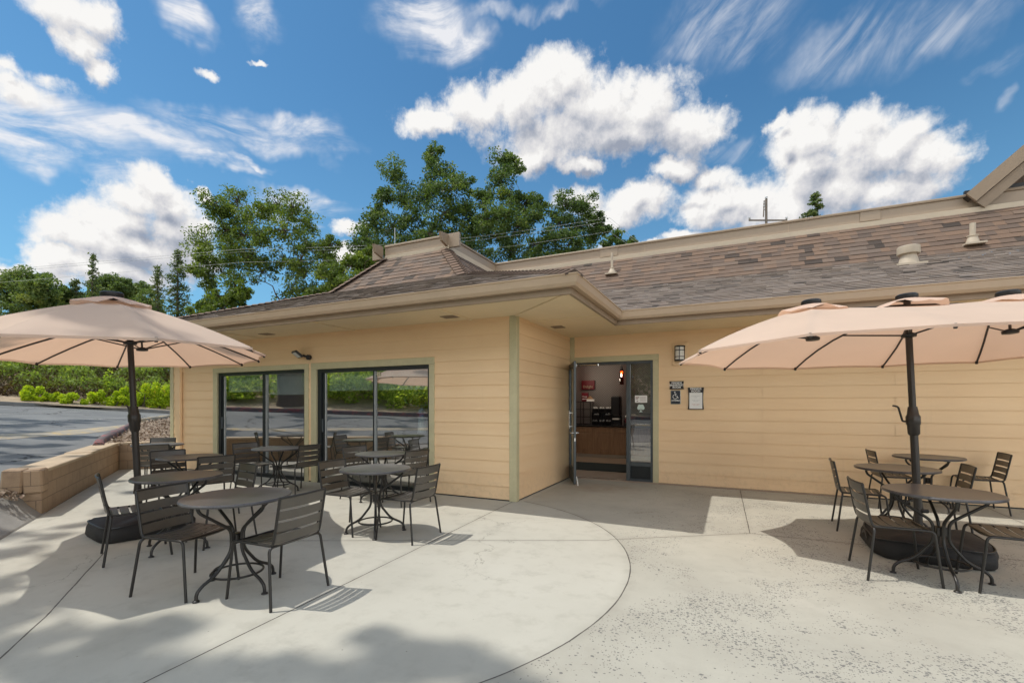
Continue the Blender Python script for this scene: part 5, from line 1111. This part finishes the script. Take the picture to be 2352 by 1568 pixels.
conifer('tall open conifer with bare gaps beside the spreading oak', (408, 572), 735, 33, 42, 42, 1.3, n_per=34)
conifer('drooping thin topped spire above the left trees', (208, 582), 720, 42, 30, 43, .9, .5, .55, .24)
conifer('yellowish spreading conifer below the drooping spire', (175, 640), 740, 40, 40, 44, 1.2, 0, .15, .26)
conifer('small conifer tip above the long roof at the right', (1875, 440), 540, 60, 95, 45, 1.5, 0, .12, .34, None, 46, gnd=4.0)
# trees standing across the drive behind the camera side: they shade patio and lot and mirror in the windows
def rc(c, r, n, rmin, rmax, seed, flat=.5):
    rg = np.random.default_rng(seed); o = rg.normal(size=(n, 3)); o /= np.linalg.norm(o, axis=1)[:, None]; o *= rg.random((n, 1))**.4; return [(c[0] + p[0]*r[0], c[1] + p[1]*r[1], c[2] + p[2]*r[2], rg.uniform(rmin, rmax)) for p in o]
SUND = Vector((-1.32, -.52, 3.0))
def shade_clusters(spots, z0, z1, seed):
    """leaf clusters up along the sun's ray from the places on the ground that the crown shades"""
    rg = random.Random(seed); out = []
    for (g, r) in spots: z = rg.uniform(z0, z1); p = g + SUND*((z - g.z)/3.0); out.append((p.x, p.y, p.z, r*.62))
    return out
PS = [(272, 1462, .42), (335, 1448, .34), (405, 1442, .30), (905, 1490, .30), (990, 1530, .34), (885, 1545, .26), (1065, 1505, .22), (850, 1462, .2), (345, 1535, .45), (225, 1548, .42), (70, 1480, .45), (125, 1525, .4), (505, 1552, .38), (640, 1540, .34), (760, 1562, .4), (40, 1395, .36), (0, 1340, .42), (-60, 1440, .5), (-40, 1280, .4), (1150, 1560, .36), (60, 1262, .30), (0, 1235, .36), (180, 1205, .26), (255, 1172, .28), (310, 1130, .26), (115, 1232, .26), (-80, 1200, .4), (215, 1130, .22), (265, 1105, .25)]
US = [(150, 722, .42), (235, 738, .45), (320, 752, .40), (95, 725, .34), (275, 702, .40), (420, 775, .26), (180, 745, .36), (285, 735, .36), (350, 775, .3), (205, 710, .36), (-40, 740, .3), (520, 790, .2)]
LS = [(40, 1112, .45), (105, 1062, .4), (160, 1040, .35), (10, 1062, .5), (60, 1025, .5), (190, 1003, .5), (-30, 1020, .6), (120, 1022, .4)]
FS = [(30, 978, 1.0), (90, 972, .95), (150, 969, .9), (210, 966, .8), (-40, 975, 1.1), (-20, 962, 1.0), (60, 966, .8), (-110, 985, 1.1)]
rs_ = random.Random(5); RS = [(wn(rs_.uniform(-9, 3.5), rs_.uniform(1.0, 7.2)), rs_.uniform(.45, .85)) for _ in range(34)]
b = wn(-6.2, 9.4); tree('roadside_oak', 'oak leaning over the drive, mirrored in the right window', (b.x, b.y, bankz(-6.2, 9.4)), (b.x + .2, b.y + .5, 9.0), shade_clusters([(at_z(x, y, 0), r) for x, y, r in PS] + [(at_z(x, y, 2.3), r*1.75) for x, y, r in US], 15.0, 19.5, 52), .42, .15, 'leaf_oak', 19, 'oaks across the drive', seed=52, twig=False, sub=.34)
b = wn(.5, 9.6); tree('roadside_oak', 'big trunked oak across the drive, mirrored in the left window', (b.x, b.y, bankz(.5, 9.6)), (b.x - .3, b.y + .2, 8.4), shade_clusters([(lot_at(x, y), r) for x, y, r in LS + FS] + RS, 14.0, 18.0, 51), .5, .18, 'leaf_oak', 26, 'oaks across the drive', seed=51, twig=False, sub=.36)
rg = random.Random(9)
for i, (w, n_, r, h) in enumerate([(-9.5, 10.0, 1.5, 2.0), (-6.9, 11.0, 1.8, 2.7), (-4.8, 9.9, 1.4, 1.7), (-2.4, 11.0, 1.8, 2.6), (-1.3, 10.4, 1.0, 1.3), (2.6, 10.6, 1.5, 2.1), (4.6, 10.3, 1.2, 1.6), (7.2, 11.2, 1.7, 2.6), (9.6, 10.8, 1.2, 1.9), (-12.5, 11, 1.7, 2.6), (12.2, 11.4, 1.6, 2.5), (-8.2, 13.6, 2.0, 3.2), (-3.4, 13.8, 2.0, 3.2), (1.2, 13.6, 1.9, 3.1), (5.8, 13.8, 2.0, 3.2), (10.6, 13.6, 1.9, 3.0)]):
    p = P0 + WV*w + NV*n_; shrub('roadside_bush', (p.x, p.y, bankz(w, n_) - .05), r, h, int(900*r*h), .17, M['bush'], 'green bush on the bank across the drive', 'bushes on the bank across the drive', 'bush', 60 + i, False)
for i, (w, n_, s) in enumerate([(-12, 26, 4.8), (-4, 26, 5.2), (4, 25.5, 5.0), (12, 26, 5.0), (-20, 25, 5.0), (-27, 25, 5.0), (-15, 12.5, 4.4), (-21, 13.5, 4.6)]):
    p = P0 + WV*w + NV*n_; z = bankz(w, n_); tree('thicket_tree', 'leafy tree at the back of the bank across the drive', (p.x, p.y, z), (p.x, p.y, z + 2), rc((p.x, p.y, z + 4.4), (s*.8, s*.8, 3.6), 14, 1.4, 2.1, 80 + i), .25, .30, 'leaf_bg', 36, 'trees at the back of the bank', seed=80 + i, twig=False)

# ================================================================ POWER LINES
pole_b = at_d(1760, 515, 40); up_pole = thing('utility_pole', 'top of a wooden utility pole with insulators above the roof ridge', 'utility pole', (pole_b.x, pole_b.y, -.8))
mb = MB(); zt = at_d(1760, 458, 40).z + .8; mb.tube([(0, 0, 0), (0, 0, zt)], .10, 10); mb.build('pole_shaft', M['polewood'], up_pole)
mb = MB(); dv = (at_d(1806, 498, 40) - at_d(1722, 512, 40)); c = at_d(1764, 506, 40) - Vector((pole_b.x, pole_b.y, -.8)); a = math.atan2(dv.y, dv.x); Mx = Matrix.Translation(c) @ Matrix.Rotation(a, 4, 'Z'); mb.bbox(-1.65, 1.65, -.05, .05, -.055, .055, .01, Mx); mb.build('crossarm', M['polewood'], up_pole)
mb = MB()
for u in (-1.6, 1.6): mb.lathe([(.05, .08), (.11, .12), (.06, .18), (.11, .24), (.05, .30)], Mx @ Vector((u, 0, 0)), 10)
mb.lathe([(.05, 0), (.12, .06), (.06, .12), (.12, .18), (.04, .26)], (0, 0, zt), 10)
for k in range(3): mb.lathe([(.04, 0), (.1, .04), (.05, .1)], (-.16, -.05, zt - .35 - .28*k), 8)
mb.build('insulator', M['insul'], up_pole, 50)
mb = MB(); mb.tube([(-.16, -.05, zt - .1), (-.22, -.1, zt - 1.5)], .05, 6); mb.build('brace', M['polewood'], up_pole)
for i, (ya, yb, r, lab) in enumerate(((560, 508, .008, 'uppermost thin power line crossing in front of the oaks'), (566, 516, .007, 'middle power line close under the uppermost one'), (590, 528, .007, 'lowest power line crossing in front of the oaks'))):
    a, b = at_d(560, ya + 12, 27), at_d(1400, yb - 8 if i < 2 else yb + 4, 29); pts = [a.lerp(b, t/14) - ZV*(.5*math.sin(math.pi*t/14)) for t in range(15)]; a0 = a + (a - b)*1.2; b0 = at_d(1640, 700, 27)
    tag((lambda q: (q.tube([a0] + pts + [b0], r, 5), q.build('power_line', M['cable']))[1])(MB()), lab, 'power line', 'power lines in front of the oaks')
for i, (y0, y1) in enumerate(((728, 733), (743, 750))):
    a, b = at_d(-60, y0, 30), at_d(330, y1, 30); q = MB(); q.tube([a, a.lerp(b, .5) - ZV*.1, b, b + (b - a)*.6], .012, 5); tag(q.build('power_line', M['cable']), ['upper thin wire above the left umbrella at the left edge', 'lower thin wire above the left umbrella at the left edge'][i], 'power line', 'wires at the left edge')
# ================================================================ SKY AND SUN
SUNV = Vector((1.32, .52, -3.0)).normalized()
sun = bpy.data.objects.new('sun', bpy.data.lights.new('sun', 'SUN')); COL.objects.link(sun)
sun.data.energy = 2.5; sun.data.angle = R_(.53); sun.data.color = (1.0, .95, .86); sun.rotation_euler = SUNV.to_track_quat('-Z', 'Y').to_euler()
def azel(x, y): d = ray(x, y).normalized(); return math.atan2(d.x, d.y), math.asin(d.z)
def ell(x, y, rx, ry):
    u, v = azel(x, y); a, _ = azel(x - rx, y); b, _ = azel(x + rx, y); _, c = azel(x, y - ry); _, d = azel(x, y + ry); return (u, v, max(.004, (b - a)/2), max(.004, (c - d)/2))
CUM = [(1290, 195, 100, 82), (1200, 235, 95, 75), (1085, 262, 95, 58), (990, 288, 62, 30), (1390, 262, 125, 85), (1500, 250, 85, 75), (1585, 300, 80, 60), (1290, 325, 130, 65), (1420, 325, 140, 45), (1240, 365, 80, 35),
       (1850, 320, 90, 68), (1950, 315, 100, 62), (2050, 335, 90, 58), (2130, 362, 75, 38), (1835, 400, 70, 70), (1930, 425, 140, 62), (2060, 430, 110, 48), (1780, 275, 22, 26), (1800, 480, 90, 45),
       (1455, 462, 88, 40), (1400, 496, 52, 26), (1560, 388, 70, 22), (1640, 402, 48, 28), (1640, 470, 95, 55), (1710, 480, 85, 50), (1450, 556, 80, 12), (1560, 535, 70, 18), (1330, 395, 45, 16), (1330, 470, 60, 30),
       (332, 408, 52, 46), (300, 455, 85, 58), (375, 465, 70, 55), (270, 515, 120, 62), (390, 530, 100, 62), (200, 560, 110, 50), (330, 580, 170, 58), (130, 605, 75, 36), (260, 630, 190, 36), (40, 618, 50, 22), (455, 440, 22, 14), (800, 522, 42, 16), (790, 590, 46, 26),
       (165, 40, 125, 70, .72), (235, 55, 75, 62, .72), (190, 105, 75, 52, .65), (225, 165, 30, 40, .65), (45, 200, 90, 55, .68), (95, 175, 90, 36, .6), (20, 150, 50, 40, .6), (480, 158, 34, 18, .5), (574, 152, 22, 9, .6)]
CIR = [(100, 300, 300, 66), (330, 318, 260, 52), (130, 350, 240, 52), (560, 308, 210, 44), (690, 298, 150, 34), (480, 382, 150, 22), (590, 390, 60, 12), (720, 475, 130, 30), (700, 500, 150, 20), (60, 240, 150, 60), (1000, 60, 130, 90), (1090, 90, 60, 60), (430, 30, 70, 60), (600, 40, 60, 80), (1680, 60, 170, 110), (1600, 120, 90, 40), (1950, 110, 190, 70), (2150, 70, 210, 80), (2300, 150, 60, 30), (2325, 235, 26, 28), (1730, 340, 130, 30), (1700, 130, 40, 40), (1240, 20, 160, 30), (2250, 30, 140, 60)]
def group(name, build):
    g = bpy.data.node_groups.new(name, 'ShaderNodeTree'); g.interface.new_socket('v', in_out='INPUT', socket_type='NodeSocketVector'); g.interface.new_socket('f', in_out='OUTPUT', socket_type='NodeSocketFloat')
    class W: node_tree = g
    t = NT(W); gi = t.n('NodeGroupInput'); go = t.n('NodeGroupOutput'); t.link(build(t, gi.outputs[0]), go.inputs[0]); return g
def union(t, q, lst, sm):
    acc = None
    for e in lst:
        u, v, a, b = ell(*e[:4]); top = e[4] if len(e) > 4 else 1.0
        l = t.vm('LENGTH', t.vm('MULTIPLY', t.vm('SUBTRACT', q, (u, v, 0)), (1/a, 1/b, 0)), None, 1); f = t.m('SUBTRACT', top, l)
        acc = f if acc is None else t.m('SMOOTH_MAX', acc, f, sm)
    return acc
def centred(t, vec, scale, det, rough, amp): return t.vm('SCALE', t.vm('SUBTRACT', t.noise(vec, scale, det, rough, 0, 1, '2D'), (.5, .5, .5)), amp)
def cumulus(t, v):
    q = t.vm('ADD', v, t.vm('ADD', centred(t, v, 6, 2, .5, .06), centred(t, v, 24, 4, .62, .030)))
    f = union(t, t.vm('MULTIPLY', q, (1, 1, 0)), CUM, .18)
    vo = t.n('ShaderNodeTexVoronoi', feature='SMOOTH_F1', voronoi_dimensions='2D', normalize=True, inp={'Scale': 13.0, 'Smoothness': .5, 'Detail': 4.0, 'Roughness': .52, 'Lacunarity': 2.3}); t.link(t.vm('ADD', v, centred(t, v, 20, 4, .6, .035)), vo.inputs['Vector'])
    f = t.m('ADD', f, t.m('MULTIPLY', t.m('SUBTRACT', .30, vo.outputs['Distance']), 1.7))
    return t.m('ADD', f, t.m('MULTIPLY', t.m('SUBTRACT', t.noise(v, 55, 5, .68, 0, 0, '2D'), .5), .42))
def bodies(t, v):
    q = t.vm('ADD', v, centred(t, v, 9, 3, .6, .06)); return union(t, t.vm('MULTIPLY', q, (1, 1, 0)), [e for e in CUM if len(e) == 4], .7)
G2 = group('cloud_bodies', bodies)
G1 = group('cumulus_field', cumulus)
world = bpy.data.worlds.new('World'); scene.world = world; world.use_nodes = True
t = NT(world)
d = t.n('ShaderNodeTexCoord').outputs['Generated']; d = t.vm('NORMALIZE', d); s = t.n('ShaderNodeSeparateXYZ', inp={0: d})
az = t.m('ARCTAN2', s.outputs[0], s.outputs[1]); el = t.m('ARCSINE', s.outputs[2])
uv = t.n('ShaderNodeCombineXYZ', inp={0: az, 1: el}).outputs[0]
def cum(vec, G=G1): g = t.n('ShaderNodeGroup', node_tree=G); t.link(vec, g.inputs[0]); return g.outputs[0]
f0 = cum(uv); f1 = cum(t.vm('ADD', uv, (-.009, .020, 0))); b2 = cum(t.vm('ADD', uv, (-.025, .060, 0)), G2)
alpha = t.sstep(f0, -.36, t.m('ADD', .12, t.m('MULTIPLY', t.noise(uv, 14, 3, .6, 0, 0, '2D'), .55)))
occ = t.m('SUBTRACT', 1.0, t.m('MULTIPLY', t.sstep(b2, .0, 1.25), .74))
lit = t.m('ADD', occ, t.m('SUBTRACT', t.m('MULTIPLY', t.m('SUBTRACT', f0, f1), .66), .13))
lit = t.m('ADD', lit, t.m('MULTIPLY', t.m('SUBTRACT', t.noise(uv, 11, 4, .6, 0, 0, '2D'), .5), .20))
lit = t.m('ADD', lit, t.m('MULTIPLY', t.m('SUBTRACT', 1.0, t.sstep(f0, -.25, .35)), .16))
ccol = t.ramp(lit, [(.08, (.27, .30, .37)), (.36, (.40, .42, .47)), (.58, (.55, .55, .575)), (.82, (.68, .67, .665)), (1.0, (.78, .77, .755))])
# high thin streaks
def streak(ang, sc, amp):
    r = t.n('ShaderNodeVectorRotate', rotation_type='Z_AXIS', inp={'Angle': R_(ang)}); t.link(t.vm('ADD', uv, centred(t, uv, 4, 2, .5, .05)), r.inputs['Vector']); return t.noise(t.vm('MULTIPLY', r.outputs[0], sc), 1.0, 6, .62, amp, 0, '2D')
q = t.vm('ADD', uv, centred(t, uv, 8, 4, .6, .10)); cf = union(t, t.vm('MULTIPLY', q, (1, 1, 0)), CIR, .2)
st = t.mix(t.sstep(az, -.62, -.30), streak(-8, (5, 18, 1), .3), streak(-38, (5, 20, 1), .35))
ca = t.m('MULTIPLY', t.sstep(cf, -.25, .80), t.sstep(st, .28, .86)); ca = t.m('MULTIPLY', ca, t.mix(t.sstep(az, -.62, -.30), (1.6,)*3, (.62,)*3)); ca = t.m('MINIMUM', ca, .92)
# view direction, for the unseen fill sky added overhead and behind
front = t.vm('DOT_PRODUCT', d, tuple(FW), 1)
sky = t.n('ShaderNodeTexSky', sky_type='NISHITA', sun_disc=False, sun_elevation=math.asin(-SUNV.z), sun_rotation=math.atan2(-SUNV.x, -SUNV.y), altitude=200, air_density=1.0, dust_density=.6, ozone_density=2.0)
STR = .10
base = t.mix(1.0, t.vm('SCALE', sky.outputs[0], STR), SKYTINT, 'MULTIPLY')
low = t.m('SUBTRACT', 1.0, t.sstep(el, .0, .62)); base = t.mix(t.m('MULTIPLY', low, .34), base, (.235, .47, .63))
c = t.mix(ca, base, (.74, .74, .76)); c = t.mix(alpha, c, ccol)
bgf = t.n('ShaderNodeBackground', inp={'Color': c, 'Strength': 1.0})
# unseen cloud glow added overhead and behind; overbright low part fills the shaded walls
oc = t.sstep(t.noise(t.vm('MULTIPLY', d, (1, 1, 1.6)), 2.6, 6, .6), .44, .58)
bgo = t.n('ShaderNodeBackground', inp={'Color': t.mix(oc, base, t.mix(t.m('MULTIPLY', t.sstep(front, -.05, -.35), t.m('SUBTRACT', 1.0, t.sstep(el, .6, 1.0))), (.95, .94, .92), (2.3, 2.2, 2.05))), 'Strength': 1.0})
inview = t.m('MULTIPLY', t.m('LESS_THAN', el, .86), t.m('GREATER_THAN', front, .25))
mx = t.n('ShaderNodeMixShader', inp={0: inview}); t.link(bgo.outputs[0], mx.inputs[1]); t.link(bgf.outputs[0], mx.inputs[2])
o = t.n('ShaderNodeOutputWorld'); t.link(mx.outputs[0], o.inputs[0])
world.cycles.sampling_method = 'NONE'
# ================================================================ RENDER SETTINGS
scene.render.engine = 'CYCLES'
vs = scene.view_settings; vs.view_transform = 'Standard'; vs.look = 'None'; vs.exposure = EXPO; vs.gamma = 1
cy = scene.cycles; cy.use_denoising = True; cy.max_bounces = 8; cy.diffuse_bounces = 4; cy.glossy_bounces = 4; cy.transmission_bounces = 4; cy.transparent_max_bounces = 12; cy.caustics_reflective = False; cy.caustics_refractive = False; cy.sample_clamp_indirect = 8
try: cy.denoiser = 'OPENIMAGEDENOISE'
except Exception: pass
